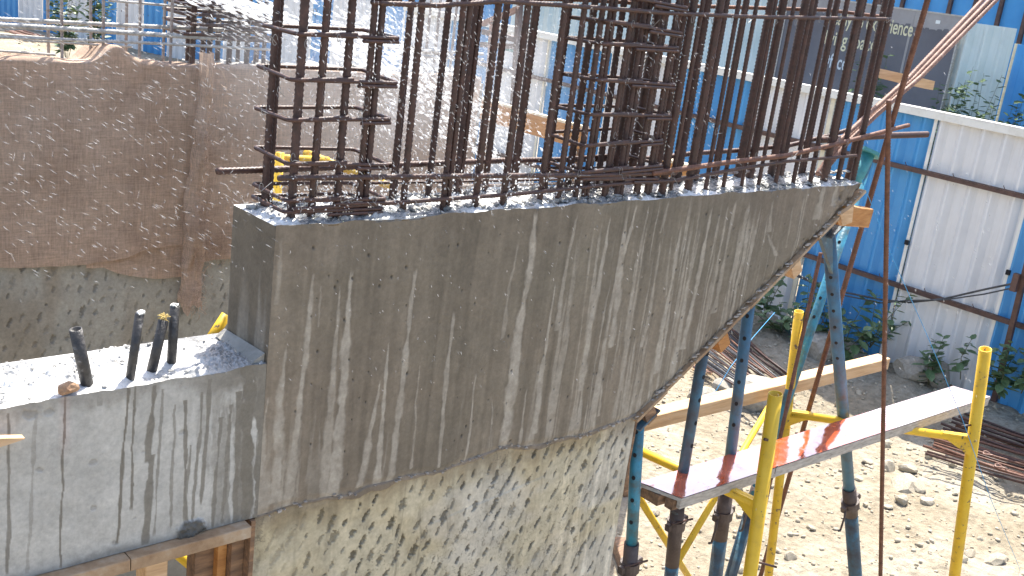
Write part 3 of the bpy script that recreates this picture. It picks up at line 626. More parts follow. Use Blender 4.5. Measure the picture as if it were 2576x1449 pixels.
for t, wdt, mt in ((.045, .055, 'timber_dark'), (.34, .06, 'orange'), (.66, .06, 'timber'), (.90, .05, 'timber')):
    q = A0 + (B0 - A0) * t + nS * (.014 + wdt / 2 + .001)
    mb = MB(); mb.beam(q + np.array([0, YF - .07 if t > .9 else YF - .018, 0]), q + np.array([0, YB + .22, 0]), wdt, wdt, up=tuple(nS), bev=.003); mb.build('batten', MT[mt], form)
mb = MB(); qa = onY(2108, 540, YF + .02); qb = onY(2178, 546, YF + .02); mb.beam(qa, qb, .055, .085, bev=.003); mb.build('tip_block', MT['orange'], form)
mb = MB()
q = A0 + (B0 - A0) * .90 + nS * .02
mb.add([q + np.array([-.05, YF - .02, .0]), q + np.array([.02, YF - .03, .04]), q + np.array([.035, YF - .03, -.035]), q + np.array([-.02, YF - .02, -.05]),
        q + np.array([-.05, YF + .0, .0]), q + np.array([.02, YF - .01, .04]), q + np.array([.035, YF - .01, -.035]), q + np.array([-.02, YF - .0, -.05])],
       [[0, 1, 2, 3], [7, 6, 5, 4], [0, 4, 5, 1], [1, 5, 6, 2], [2, 6, 7, 3], [3, 7, 4, 0]]); mb.build('wedge', MT['timber'], form)

# ------------------------------------------------------------------ beam running left from the wall
ZBT = 2.88
beam = thing('concrete_beam', (.6, YF, ZJ), 'pale grey concrete beam with dark dribbles and a rough sunlit top left of the wall', 'beam')
def cb(x, y): return (x * .8308 / 1.59006, (1100 + y * .8308) / 1.59006)
XB0 = -.9
nz, nx = 190, 640
Zb = np.linspace(ZJ - .0, ZBT, nz)[:, None] + 0 * np.linspace(0, 1, nx)[None]; Xb = np.linspace(-.10, XL - .0004, nx)[None] + 0 * Zb
mo = fbm(Xb * 12, Zb * 12, 101, 4)[..., None]; m2 = fbm(Xb * 40, Zb * 40, 102, 4)[..., None]
cbm = np.array([.485, .47, .43]) * (.76 + .34 * mo) * (.86 + .28 * m2)
cbm = cbm * (1 - .22 * sstep(1.1, .5, Xb)[..., None] * fbm(Xb * 3, Zb * 3, 103, 3)[..., None])
dk = np.zeros_like(Xb); wb = (fbm(Xb * 40, Zb * 14, 104, 4) - .5)
DR = [((45, 690), (40, 1440), 12, .75), ((175, 700), (130, 1440), 14, .35), ((310, 590), (290, 1410), 9, .85), ((615, 545), (565, 1290), 13, .9), ((650, 545), (630, 1125), 10, .85),
      ((740, 540), (715, 900), 22, .8), ((730, 880), (700, 1300), 26, .8), ((780, 570), (745, 1250), 12, .6), ((845, 640), (820, 1215), 9, .6), ((890, 620), (895, 1190), 16, .8), ((915, 830), (885, 1200), 10, .7),
      ((975, 580), (925, 1180), 12, .75), ((1010, 520), (970, 1100), 14, .8), ((1060, 700), (1020, 1220), 16, .8), ((1110, 640), (1070, 1200), 18, .8), ((1150, 580), (1130, 1200), 26, .85), ((1200, 430), (1180, 1190), 60, .9), ((1260, 480), (1240, 1180), 50, .85), ((480, 575), (478, 630), 20, .5)]
for (xa, ya), (xb, yb), wd, k in DR:
    a = onY(*cb(xa, ya), YF); b = onY(*cb(xb, yb), YF); t = (a[2] - Zb) / (a[2] - b[2]); xc = a[0] + (b[0] - a[0]) * t + wb * .010
    ww = wd * .8308 / 1.59 * depth(a) / FPX * .65 * (1 + (fbm(Xb * 34 + xa, Zb * 16, 105, 4) - .5) * 2.0)
    e = sstep(1.15, .75, np.abs(Xb - xc) / ww) * (t > -.03) * sstep(1.03, .98, t); dk = np.maximum(dk, e * k)
rt = sstep(1.12, 1.40, Xb); dk = np.maximum(dk, rt * sstep(.34, .54, fbm(Xb * 48 + wb * 1.5, Zb * 4, 106, 4)) * .8)
tb = sstep(ZBT - .05, ZBT - .005, Zb + (fbm(Xb * 24, Zb * 6, 107, 3) - .5) * .09 + rt * .02); dk = np.maximum(dk, tb * (.45 + .4 * rt))
lb = sstep(ZJ + .025, ZJ, Zb + (fbm(Xb * 20, Zb * 5, 108, 3) - .5) * .04); dk = np.maximum(dk, lb * .5)
cbm = cbm * (1 - dk[..., None]) + np.array([.145, .128, .10]) * dk[..., None] * (.85 + .3 * m2)
rs = sstep(.02, .004, np.abs(Xb - onY(*cb(312, 700), YF)[0])) * sstep(2.70, 2.78, Zb); cbm[..., 0] += rs * .03
hb = (fbm(Xb * 9, Zb * 9, 109, 4) - .5) * .004
for cx_, cy_, r_ in ((450, 1120, 24), (190, 935, 22), (450, 900, 20), (140, 672, 34), (240, 660, 30), (875, 755, 18), (690, 850, 14), (550, 1295, 22), (650, 1170, 12)):
    q = onY(*cb(cx_, cy_), YF); rr = r_ * .8308 / 1.59 * depth(q) / FPX
    d = np.hypot(Xb - q[0], (Zb - q[2]) * 1.3) + (fbm(Xb * 60, Zb * 60, 111, 3) - .5) * rr * 1.5; e = sstep(rr, rr * .6, d); hb = hb - e * .0015; cbm = cbm * (1 - .22 * e[..., None])
q = onY(*cb(925, 1215), YF); d = np.hypot((Xb - q[0]) / .045, (Zb - q[2]) / .026) + (fbm(Xb * 50, Zb * 50, 112, 3) - .5) * .9
e = sstep(1.05, .8, d); hb = hb + e * .016 * fbm(Xb * 90, Zb * 90, 113, 3); cbm = cbm * (1 - .74 * e[..., None])
cbm = np.clip(cbm, .02, .75)
Ztop = np.where(np.arange(nz)[:, None] == nz - 1, Zb + (fbm(Xb * 14, 0 * Xb, 114, 4) - .5) * .016, Zb)
grid_obj('front_face', np.stack([Xb, YF - hb, Ztop], -1), MT['conc'], beam, np.concatenate([cbm, np.ones_like(cbm[..., :1])], -1), flip=True)
nt_, mt_ = 80, 640
ty = np.linspace(0, 1, nt_)[:, None]; tx = np.linspace(0, 1, mt_)[None]
Xt = -.10 + tx * (XL - .0006 + .10) + 0 * ty; Yt = YF + ty * .26 + 0 * tx
ed = np.minimum(ty * .26, (1 - ty) * .26) + 0 * tx
sm = sstep(.35, .6, fbm(Xt * 5, Yt * 9, 121, 3))
zz = ZBT + sstep(0, .02, ed) * ((fbm(Xt * 14, Yt * 14, 122, 4) - .5) * .034 + np.abs(fbm(Xt * 70, Yt * 70, 123, 3) - .5) * .040 * (1 - .8 * sm))
ZF = ZBT + (fbm(Xt * 14, 0 * Xt, 114, 4) - .5) * .016; zz = np.where(ty < .01, ZF, zz)
c = np.array([.58, .575, .555]) * (.70 + .5 * fbm(Xt * 30, Yt * 30, 124, 4))[..., None]; wetr = sstep(1.18, 1.32, Xt + (fbm(Xt * 12, Yt * 12, 125, 3) - .5) * .12)
pud = sstep(.52, .66, fbm(Xt * 11, Yt * 14, 126, 3)); c = c * (1 - .40 * pud[..., None]) * (1 - .50 * wetr[..., None])
grid_obj('top_face', np.stack([Xt, Yt, zz], -1), MT['conc_top'], beam, np.concatenate([c, (.65 - .42 * np.maximum(wetr, pud))[..., None]], -1), flip=True)
mb = MB(); mb.box(-.10, XL - .008, YF + .012, YF + .258, ZJ + .001, ZBT - .02); mb.box(XB0, -.101, YF, YF + .26, ZJ, ZBT); mb.build('beam_core', MT['conc_plain'], beam)
mb = MB()
for k in range(520):
    x = random.uniform(.5, XL - .01); y = random.uniform(YF + .005, YF + .255)
    if fbm(x * 5, y * 9, 121, 3) > .47 and random.random() < .92: continue
    s_ = random.choice([.002, .003, .003, .004, .006]); V, F = random.choice(RV); mb.add([p * s_ + (x, y, ZBT + .006) for p in V], F)
o = mb.build('cement_crumbs', MT['cement_lump'], beam); o['kind'] = 'stuff'
# mortar fillet where the beam top meets the wall end
mb = MB()
mb.add([(XL - .045, YF + .012, ZBT + .002), (XL - .002, YF + .012, ZBT + .002), (XL - .002, YF + .012, ZBT + .028), (XL - .03, YF + .24, ZBT + .002), (XL - .002, YF + .24, ZBT + .002), (XL - .002, YF + .24, ZBT + .02)],
       [[0, 1, 2], [5, 4, 3], [0, 2, 5, 3], [0, 3, 4, 1], [1, 4, 5, 2]]); mb.build('mortar_fillet', MT['conc_plain'], beam)

# formwork under the beam
bf = thing('beam_formwork', (.9, YF, 2.0), 'timber formwork of ledger, post and boards under the concrete beam', 'formwork')
for a, b in (((-.30, 1.03)), ((1.033, 1.372))):
    mb = MB(); mb.beam((a, YF + .0, ZJ - .020), (b, YF + .0, ZJ - .020), .075, .036, bev=.002); mb.build('ledger_board', MT['form_ply'], bf)
p = onY(382, 1430, YF + .03); mb = MB(); mb.beam((p[0], YF + .03, 1.2), (p[0], YF + .03, ZJ - .04), .062, .062, up=(0, 1, 0), bev=.003); mb.build('post', MT['timber'], bf)
a = onY(483, 1400, YF + .09)[0]; b = onY(545, 1400, YF + .06)[0]; c_ = onY(612, 1400, YF + .02)[0]
mb = MB(); mb.box(a, b, YF + .07, YF + .12, 1.0, ZJ - .04); mb.build('shutter_board', MT['timber_dark'], bf)
mb = MB(); mb.box(b - .004, b + .022, YF + .045, YF + .10, 1.0, ZJ - .04); mb.build('shutter_batten', MT['orange'], bf)
mb = MB(); mb.box(b + .024, c_, YF + .02, YF + .07, 1.0, ZJ - .04); mb.build('shutter_board', MT['timber_dark'], bf)
mb = MB(); mb.box(c_ + .001, c_ + .014, YF - .012, YF + .10, 1.0, ZJ - .004); mb.build('edge_strip', MT['timber_dark'], bf)
mb = MB(); mb.box(-.30, 1.36, YF + .05, YF + .25, ZJ - .040, ZJ - .002); mb.build('deck_board', MT['timber_dark'], bf)

# conduits standing in the beam top
PIPES = [((220, 970), (190, 828), 16, 'widest black plastic conduit with an open mouth leaning left in the beam top', None),
         ((327, 953), (352, 788), 11.5, 'thin black conduit with a cement-filled end, between the open pipe and the straw-stuffed pipe', 'cement'),
         ((383, 927), (412, 803), 13, 'short leaning black conduit with a wad of straw stuffed in its end', 'straw'),
         ((431, 917), (440, 770), 12, 'tallest thin black conduit with a white cement cap, nearest the burlap fold', 'cement')]
for (bx, by), (tx_, ty_), wpx, lab, cap in PIPES:
    b = onZ(bx, by, ZBT); t = onY(tx_, ty_, b[1] + .0); r_ = wpx * depth(b) / FPX * .98
    if cap is None: r_ *= 1.0
    t_ = thing('conduit_pipe', b, lab, 'pipe', 'conduits cast into the beam')
    d = (t - b) / np.linalg.norm(t - b)
    mb = MB(); mb.pipe(b - d * .05, t, r_, r_ * .80, 18); mb.build('pipe_wall', MT['pipe'], t_, True)
    if cap == 'cement':
        mb = MB()
        for k in range(9):
            V, F = random.choice(RV); s_ = r_ * random.uniform(.4, .7); mb.add([q * s_ + t + np.array([random.uniform(-.6, .6) * r_, random.uniform(-.6, .6) * r_, .002]) for q in V], F)
        mb.build('cement_plug', MT['white_paint'], t_)
    if cap == 'straw':
        mb = MB()
        for k in range(46):
            p0 = t + np.array([random.gauss(0, .4) * r_, random.gauss(0, .4) * r_, random.uniform(-.01, .012)]); dd = np.array([random.gauss(0, 1), random.gauss(0, 1), random.gauss(.5, .6)]); dd /= np.linalg.norm(dd)
            mb.tube([p0, p0 + dd * .005 + np.array([0, 0, .002]), p0 + dd * .009], .0012, 4)
        mb.build('straw_wad', MT['straw'], t_)
q = onZ(172, 985, ZBT + .01); V, F = rock_v(.022, 77, 2, .9); mb = MB(); mb.add([p * np.array([1, 1, 1.1]) + q + np.array([0, 0, .006]) for p in V], F)
solo('brick_chunk', mb, MT['brick'], 'broken orange-brown brick chunk on the beam edge by the open conduit', 'brick')
# splintered board end at the left edge of the view
a = onY(-60, 1112, YF - .035); b = onY(58, 1098, YF - .035); a = b + (a - b) * 7
mb = MB(); n_ = [(-.12, .014), (-.03, .013), (.0, .010), (.012, .004), (.026, .001)]
V = []
for k, (t, h) in enumerate([(0, .018), (.90, .017), (.94, .012), (.975, .006), (1., .002)]):
    p = a + (b - a) * t; V += [p + (0, -.012, -h), p + (0, .03 - .02 * t, -h), p + (0, .03 - .02 * t, h * .4), p + (0, -.012, h * .5)]
F = [[0, 1, 2, 3], [19, 18, 17, 16]] + [[4 * k + i, 4 * k + 4 + i, 4 * k + 4 + (i + 1) % 4, 4 * k + (i + 1) % 4] for k in range(4) for i in range(4)]
mb.add(V, F); solo('splintered_board', mb, MT['timber'], 'splintered end of a raw board poking in front of the beam', 'board')

# ------------------------------------------------------------------ reinforcement standing out of the wall
YROW = {'F': YF + .045, 'B': YB - .048}
BAR_MESH = {}
def bar_mesh(r, L, mat):
    key = (round(r, 4), round(L, 2), mat)
    if key not in BAR_MESH:
        mb = MB(); mb.tube([(0, 0, 0), (0, 0, L)], r, 8, rib=.15, rp=.014)
        BAR_MESH[key] = mesh_from('vertical_rebar', mb.v, mb.f, MT[mat], True)
    return BAR_MESH[key]
def rq(r): return max(.0045, round(r / .0008) * .0008)
def vbar(x, y, r, label, group, mat='rust', z0=3.18, L=1.45, lean=.006):
    o = link('vertical_rebar', bar_mesh(rq(r), L, mat), None, (x, y, z0))
    o.rotation_euler = (random.uniform(-lean, lean), random.uniform(-lean, lean), random.uniform(0, 6.28))
    setp(o, label, 'rebar', group)
    return o
CAGE1 = [(672, 515, 30, 'B'), (733, 540, 19, 'F'), (785, 540, 25, 'F'), (845, 535, 17, 'F'), (910, 530, 29, 'F')]
CAGE2 = [(1482, 440, 22, 'F'), (1507, 440, 22, 'B'), (1530, 440, 22, 'F'), (1565, 440, 25, 'F'), (1590, 436, 19, 'B'), (1610, 436, 23, 'F'), (1640, 430, 22, 'F'), (1655, 420, 18, 'B'), (1548, 436, 18, 'B')]
FRONT = [(1015, 527, 15), (1121, 523, 26), (1195, 508, 16), (1271, 487, 24), (1362, 469, 14), (1410, 478, 22), (1451, 474, 13), (1672, 440, 19), (1687, 480, 10), (1730, 476, 18), (1778, 459, 10), (1822, 454, 10), (1869, 459, 9), (1911, 457, 9), (1952, 454, 10), (1997, 450, 10), (2043, 426, 11), (2076, 437, 17), (2113, 437, 11), (2147, 437, 13)]
BACK = [(990, 488, 24), (1078, 469, 14), (1152, 470, 24), (1228, 415, 15), (1299, 404, 18), (1384, 394, 21), (1432, 426, 16), (1709, 404, 20), (1760, 394, 22), (1806, 404, 21), (1869, 383, 20), (1900, 372, 18), (1954, 372, 18), (1980, 350, 17), (2032, 361, 22), (2095, 350, 18), (2160, 340, 18)]
def emit(lst, row, where, grp):
    k = 0
    todo = []
    for it in lst:
        px, py, wd = it[:3]; rw = it[3] if len(it) > 3 else row
        p = onY(px, py, YROW[rw]); dd = depth(p); r_ = wd * dd / FPX / 2 * 1.10
        if wd >= 21:
            todo += [(p[0] - r_ * .52, YROW[rw] + random.uniform(-.004, .004), r_ * .52), (p[0] + r_ * .52, YROW[rw] + random.uniform(0, .012), r_ * .50)]
        else: todo.append((p[0], YROW[rw] + random.uniform(-.004, .004), r_))
    todo.sort()
    for k, (x, y, r_) in enumerate(todo):
        vbar(x, y, r_, '%s vertical bar from the left %s' % (ORD[k], where), grp, 'rust_b' if random.random() < .25 else 'rust')
emit(CAGE1, 'F', 'in the left column cage on the wall end', 'upright bars of the left column cage')
emit(CAGE2, 'F', 'in the crowded middle column cage on the wall', 'upright bars of the middle column cage')
emit(FRONT, 'F', 'in the front row on the wall top', 'upright bars in the front row of the wall')
emit(BACK, 'B', 'in the back row on the wall top', 'upright bars in the back row of the wall')

def stirrup(x0, x1, y0, y1, z, r, label, group, tilt=(0, 0), hook=True):
    rc = .012; P = []
    for (cx_, cy_, a0) in ((x1 - rc, y0 + rc, -90), (x1 - rc, y1 - rc, 0), (x0 + rc, y1 - rc, 90), (x0 + rc, y0 + rc, 180)):
        for k in range(4):
            a = math.radians(a0 + k * 30); P.append((cx_ + rc * math.cos(a), cy_ + rc * math.sin(a)))
    P = P[-2:] + P + [((x0 + x1) / 2 + .02, y0 + .001)]
    zz = lambda x, y: z + (x - x0) * tilt[0] + (y - y0) * tilt[1]
    mb = MB(); mb.tube([(x, y, zz(x, y) + (.006 if k == len(P) - 1 else 0)) for k, (x, y) in enumerate(P)], r, 7, rib=.10, rp=.009)
    if hook:   # lapped tail lying beside the front leg
        xa = x0 + (x1 - x0) * random.uniform(.35, .7)
        mb.tube([(xa, y0 - .004, zz(xa, y0) - r * 1.9), (x1 - .004, y0 - .002, zz(x1, y0) - r * 1.8)], r * .95, 7, rib=.1, rp=.009)
    return solo('stirrup', mb, MT['rust'], label, 'stirrup', group, True, org=(x0, y0, z))
xa1 = 1.447; xb1 = 1.765
L1 = [465, 373, 271, 170, 66, -40]
lz = [onY(650, y, YB - .03)[2] for y in L1]
for k, z in enumerate([3.288] + lz):
    w_ = ['lowest', 'second-lowest', 'third', 'fourth', 'fifth', 'sixth', 'seventh'][k]
    stirrup(xa1 + random.uniform(-.006, .006), xb1 + random.uniform(-.008, .008), YF + .026, YB - .026, z + random.uniform(-.004, .004), .0054, '%s rectangular stirrup up from the concrete around the left column cage' % w_, 'stirrups of the left column cage', (random.uniform(-.04, .02), random.uniform(-.02, .05)))
xa2, xb2 = onY(1462, 420, YF + .03)[0], onY(1655, 420, YF + .03)[0]
for k, y in enumerate([440, 425, 362, 288, 205, 118, 62, -5]):
    z = onY(1640, y, YF + .03)[2]
    stirrup(xa2 + random.uniform(-.01, .01), xb2 + random.uniform(-.008, .02), YF + .022, YB - .022, z, .0058, '%s rectangular stirrup up from the concrete around the middle column cage' % ORD[k], 'stirrups of the middle column cage', (random.uniform(-.05, .05), random.uniform(-.05, .04)))

def hbar(pts, wpx, label, mat='rust', Yp=YF + .02, name='horizontal_rebar', group=None, plane=None, cat='rebar'):
    P = [onY(x, y, Yp) if plane is None else plane(x, y) for x, y in pts]
    r_ = wpx * depth(P[len(P) // 2]) / FPX / 2
    mb = MB(); mb.tube(P, r_, 8, rib=.15, rp=.016 if name == 'bent_rebar' else .013)
    a = np.array(P); return solo(name, mb, MT[mat], label, cat, group, True, org=a.mean(0))
FY = YF + .024; BY = YB - .02
hbar([(700, 448), (1270, 442), (1500, 441), (1700, 435)], 12, 'thick rusty horizontal bar along the front of the wall bars, starting inside the left cage', Yp=FY)
hbar([(735, 527), (790, 524), (1290, 489), (1600, 458), (1700, 454), (1828, 430), (1980, 406), (2154, 391)], 9, 'lowest horizontal bar, tied just above the front edge of the wall top', Yp=FY + .002)
hbar([(545, 431), (976, 416), (1264, 404), (1395, 402), (1655, 398), (1742, 386), (1861, 378), (1980, 367), (2078, 343), (2150, 322)], 12, 'sunlit horizontal bar along the back row, sticking out left in front of the burlap', 'rust', BY)
hbar([(1640, 436), (1828, 409), (1980, 391), (2110, 361), (2201, 337), (2285, 315)], 11, 'horizontal bar rising out to the right past the wall tip with an orange end', 'rust2', FY - .004)
hbar([(2060, 352), (2150, 346), (2236, 341), (2332, 338)], 15, 'short thick black bar end poking out to the right beyond the wall tip', 'rust', BY - .02)
hbar([(955, 8), (1100, 14), (1264, 3), (1368, 10), (1525, 21), (1683, 33), (1887, 42), (2240, 48)], 11, 'upper horizontal bar tied across the front bars near the top of the view', Yp=FY - .004)
hbar([(1264, -6), (1480, 0), (1698, 14), (1941, 21), (2080, 25), (2236, 44)], 9, 'upper horizontal bar along the back row, pale and wet at its right end', 'rust2', BY + .01)
hbar([(800, 462), (1100, 458), (1400, 452)], 7, 'thin horizontal bar below the thick front bar', Yp=BY)
hbar([(1100, 470), (1400, 462), (1700, 448), (1900, 430)], 7, 'thin cement-splashed bar low behind the front row', 'cemrust', BY - .03)
# diagonal bundle of three bars bent out to the right
for k, (dx, yy, lab) in enumerate(((0, 2.50, 'left'), (14, 2.515, 'middle'), (27, 2.50, 'right'))):
    hbar([(2055 + dx * .4, 440), (2114 + dx * .6, 352 + k * 4), (2184 + dx * .8, 288), (2288 + dx, 194), (2472 + dx * 1.25, 0), (2580 + dx * 1.3, -115)], 11.5, '%s bar of the slanting three-bar bundle leaning out over the fence' % lab, 'rust3', yy, 'bent_rebar', 'slanting bundle of three bars')
# long loose bars
def loose(p0, p1, wpx, y0, y1, label, mat='rust2'):
    a = onY(*p0, y0); b = onY(*p1, y1); d = b - a
    e = a + d * ((0.0 - a[2]) / d[2]) if d[2] < -.05 else b
    r_ = wpx * depth(a) / FPX / 2; mb = MB(); mb.tube([a, e], r_, 8, rib=.12, rp=.012); return solo('loose_rebar', mb, MT[mat], label, 'rebar', None, True, org=a)
loose((2345, -40), (1991, 1181), 15, 2.36, 2.75, 'long rusty bar leaning from upper right down behind the red plank')
loose((2236, 252), (2215, 1449), 13, 1.95, 1.95, 'free rusty bar standing straight up in front of the red plank')
loose((2065, 635), (1968, 1075), 10, 2.72, 2.62, 'rusty bar leaning alongside the slanted blue prop')
# tie wires
TIEN = {}
def tie(px, py, Yp, s=1.0):
    where = 'along the upper front bar' if py < 65 and px > 1470 else ('on the left cage' if px < 980 else ('on the middle cage' if 1480 < px < 1660 else 'low on the front bars'))
    TIEN[where] = TIEN.get(where, 0) + 1; tlab = '%s twisted grey tie wire knot from the left %s' % (ORD[TIEN[where] - 1], where)
    p = onY(px, py, Yp); k = .011 * s; a = random.uniform(-.6, .6)
    pts = []
    for i in range(9):
        t = i / 8 * 5.5; pts.append(p + np.array([math.cos(t) * k * .55, -.004, math.sin(t) * k]))
    tail = p + np.array([random.uniform(-.02, .045), random.uniform(-.02, .005), random.uniform(-.035, .02)])
    pts += [tail]; mb = MB(); mb.tube(pts, .0009, 5)
    solo('tie_wire', mb, MT['wire'], tlab, 'wire', 'tie wires on the reinforcement', org=p)
for (px, py) in sorted([(735, 395), (800, 470), (845, 395), (905, 285), (920, 255), (700, 225), (770, 110), (850, 95), (690, 100), (790, 30), (760, 515), (860, 500), (955, 440), (1075, 440), (1190, 440), (1275, 440), (1380, 440), (1455, 435), (1060, 490), (940, 500), (1485, 30), (1535, 60), (1590, 60), (1640, 60), (1700, 45), (1740, 48), (1790, 52), (1840, 50), (1880, 52), (1950, 55), (2000, 55), (2060, 50), (2110, 50), (2180, 50), (2230, 50), (1520, 240), (1575, 205), (1500, 270), (1545, 340), (1600, 300), (1640, 350), (1790, 300), (1800, 330), (1690, 440), (1850, 400), (1900, 390), (1990, 395), (2060, 375), (2110, 350), (1560, 430), (1330, 440), (885, 500), (655, 470), (662, 275), (668, 170), (2080, 340), (2130, 360)]):
    tie(px, py, YF + .008, random.uniform(.7, 1.2))
# concrete lumps at bar bases
mb = MB()
for k in range(260):
    p = onY(random.uniform(1000, 2130), 440, YROW[random.choice('FB')]); V, F = random.choice(RV); s_ = random.uniform(.006, .016)
    mb.add([q * s_ + np.array([p[0], p[1] + random.gauss(0, .01), ZT + .008]) for q in V], F)
o = mb.build('mortar_lumps', MT['cement_lump'], wall); o['kind'] = 'stuff'

# ------------------------------------------------------------------ rear wall with burlap
YR = 4.5
rw = thing('retaining_wall', (1.5, YR, 0), 'grey hacked concrete wall behind, half hidden by hanging burlap', 'wall')
nz, nx = 200, 600
Zr = np.linspace(2.0, 2.78, nz)[:, None] + 0 * np.linspace(0, 1, nx)[None]; Xr = np.linspace(.45, 2.65, nx)[None] + 0 * Zr
hh, mm = hacked(Xr, Zr, .5, 2.6, 2.02, 2.7, .062, .055, 9, 1.1, .7, .35)
cr_ = np.array([.335, .325, .285]) * (.78 + .42 * fbm(Xr * 9, Zr * 9, 131, 4)[..., None]) * (.88 + .24 * fbm(Xr * 40, Zr * 40, 132, 3)[..., None])
cr_ = cr_ * (1 - .5 * mm[..., None] * (.5 + .5 * vn(Xr * 9, Zr * 9, 3)[..., None]))
stain = sstep(.5, .68, fbm(Xr * 6, Zr * 2, 133, 3))[..., None]; cr_ = cr_ * (1 - .22 * stain * np.array([.7, 1, 1.3]))
grid_obj('wall_face', np.stack([Xr, YR - .012 + hh * .006 + (fbm(Xr * 8, Zr * 8, 134, 3) - .5) * .004, Zr], -1), MT['conc'], rw, np.concatenate([np.clip(cr_, .02, .7), np.ones_like(cr_[..., :1])], -1), flip=True)
mb = MB(); mb.box(-1.5, 3.85, YR, YR + .30, -.2, 3.33); mb.build('wall_core', MT['conc_plain'], rw)
mb = MB()
for k in range(500):
    x = random.uniform(-.5, 3.8); V, F = random.choice(RV); s_ = random.uniform(.01, .035); mb.add([q * s_ + (x, YR + random.uniform(.03, .28), 3.34 + (.02 if x > 2.25 else 0)) for q in V], F)
o = mb.build('broken_top', MT['cement_lump'], rw); o['kind'] = 'stuff'
# burlap: main sheet
def burlap_grid(x0, x1, zt, zb_fn, n, m, seed, drape=.30, hump=None, y0=YR - .03):
    U = np.linspace(0, 1, n)[:, None]; T = np.linspace(0, 1, m)[None]
    X = x0 + (x1 - x0) * T + 0 * U
    ztop = zt + (fbm(X * 2.2, 0 * X, seed, 3) - .5) * .025
    if hump is not None: ztop = ztop + hump[2] * np.exp(-((X - hump[0]) / hump[1]) ** 2)
    zb = zb_fn(X)
    dr = .16
    s = U
    Z = np.where(s < dr, ztop - (1 - s / dr) ** 2 * .03, ztop + (zb - ztop) * (s - dr) / (1 - dr))
    Yd = np.where(s < dr, y0 + (1 - s / dr) * drape, y0)
    fold = (fbm(X * 2.6, Z * .5, seed + 1, 3) - .5) * .050 * sstep(dr, dr + .3, s) + (fbm(X * 7, Z * 1.2, seed + 2, 3) - .5) * .020 + (fbm(X * 16, Z * 16, seed + 3, 3) - .5) * .006
    Yd = Yd + np.where(s >= dr, -np.abs(fold) - .004, 0); Zf = Z + np.where(s < dr, (fbm(X * 6, s * 6, seed + 5, 3) - .45) * .05, 0)
    return np.stack([X, Yd, Zf], -1)
sheet1 = burlap_grid(-1.0, 2.22, 3.375, lambda X: 2.535 - .014 * np.sin((X - 1.4) * 3) + .05 * sstep(1.78, 2.02, X) + (fbm(X * 9, 0 * X, 141, 3) - .5) * .02, 150, 330, 140, .30, (1.83, .065, .07))
o = grid_obj('burlap_sheet', sheet1, MT['burlap'], None, None, flip=True, org=(1.2, YR - .05, 3.3)); setp(o, 'wide brown burlap sheet draped over the rear wall on the left', 'burlap', 'burlap sheets on the rear wall')
sheet2 = burlap_grid(2.17, 3.80, 3.375, lambda X: 2.49 + (fbm(X * 9, 0 * X, 151, 3) - .5) * .012, 150, 200, 150, .22)
o = grid_obj('burlap_sheet', sheet2, MT['burlap'], None, None, flip=True, org=(3.0, YR - .05, 3.3)); setp(o, 'brown burlap sheet hanging behind the left cage, right of the frayed fold', 'burlap', 'burlap sheets on the rear wall')
U = np.linspace(0, 1, 30)[:, None]; T = np.linspace(0, 1, 90)[None]; X = 1.72 + .50 * T + 0 * U
zb = 2.50 - .085 * np.sin(np.clip((X - 1.79) / .44, 0, 1) * math.pi * .75) + (fbm(X * 10, 0 * X, 161, 3) - .5) * .02
o = grid_obj('burlap_scrap', np.stack([X, YR - .026 - np.abs(fbm(X * 8, U * 2, 162, 3) - .5) * .02, 2.66 + (zb - 2.66) * U], -1), MT['burlap'], None, None, flip=True, org=(1.95, YR - .03, 2.5)); setp(o, 'darker burlap scrap showing below the hem of the wide sheet', 'burlap', 'burlap sheets on the rear wall')
# frayed hanging fold
U = np.linspace(0, 1, 140)[:, None]; T = np.linspace(0, 1, 28)[None]
xc = onY(520, 140, YR - .06)[0]; xe = onY(478, 760, YR - .06)[0]; zt = onY(520, 132, YR - .06)[2]; zb = onY(478, 770, YR - .06)[2]
ctr = xc + (xe - xc) * U + (fbm(U * 5, 0 * U, 171, 3) - .5) * .04; wd = .022 + .030 * U + .02 * np.abs(fbm(U * 9, 0 * U, 172, 3) - .5)
ang = (T - .5) * math.pi * 1.1
X = ctr + wd * np.sin(ang) * (1 + (fbm(U * 14, T * 4, 173, 3) - .5) * .5); Y = YR - .045 - np.cos(ang) * (.055 + .015 * np.sin(U * 20)) - (fbm(T * 7, U * 5, 174, 3) - .5) * .03
Z = zt + (zb - zt) * U + (U > .9) * (fbm(T * 9, 0 * U, 175, 3) - .5) * .10 * (U - .9) / .1
o = thing('burlap_fold', (float(xc), YR - .06, float(zt)), 'frayed rope-like fold of burlap hanging down over the rear wall', 'burlap', 'burlap sheets on the rear wall')
grid_obj('cloth', np.stack([X, Y, Z], -1), MT['burlap'], o, flip=True)
mb = MB()
for k in range(420):
    u = random.random() ** .7; x = xc + (xe - xc) * u + random.gauss(0, .03); z = zt + (zb - zt) * u + random.gauss(0, .02); y = YR - .105 - random.random() * .02
    p = np.array([x, y, z]); q = p + np.array([random.gauss(0, .015), random.gauss(0, .008), random.gauss(-.012, .015)]); mb.tube([p, (p + q) / 2 + np.array([.003, -.004, 0]), q], .0012, 3, False)
for k in range(160):
    p = onY(random.gauss(535, 45) - 0, random.gauss(625, 22), YR - .07) + 0; q = p + np.array([random.gauss(0, .016), random.gauss(0, .006), random.gauss(-.01, .016)]); mb.tube([p, q], .0008, 3, False)
o2 = mb.build('loose_threads', MT['burlap'], o); o2['kind'] = 'stuff'

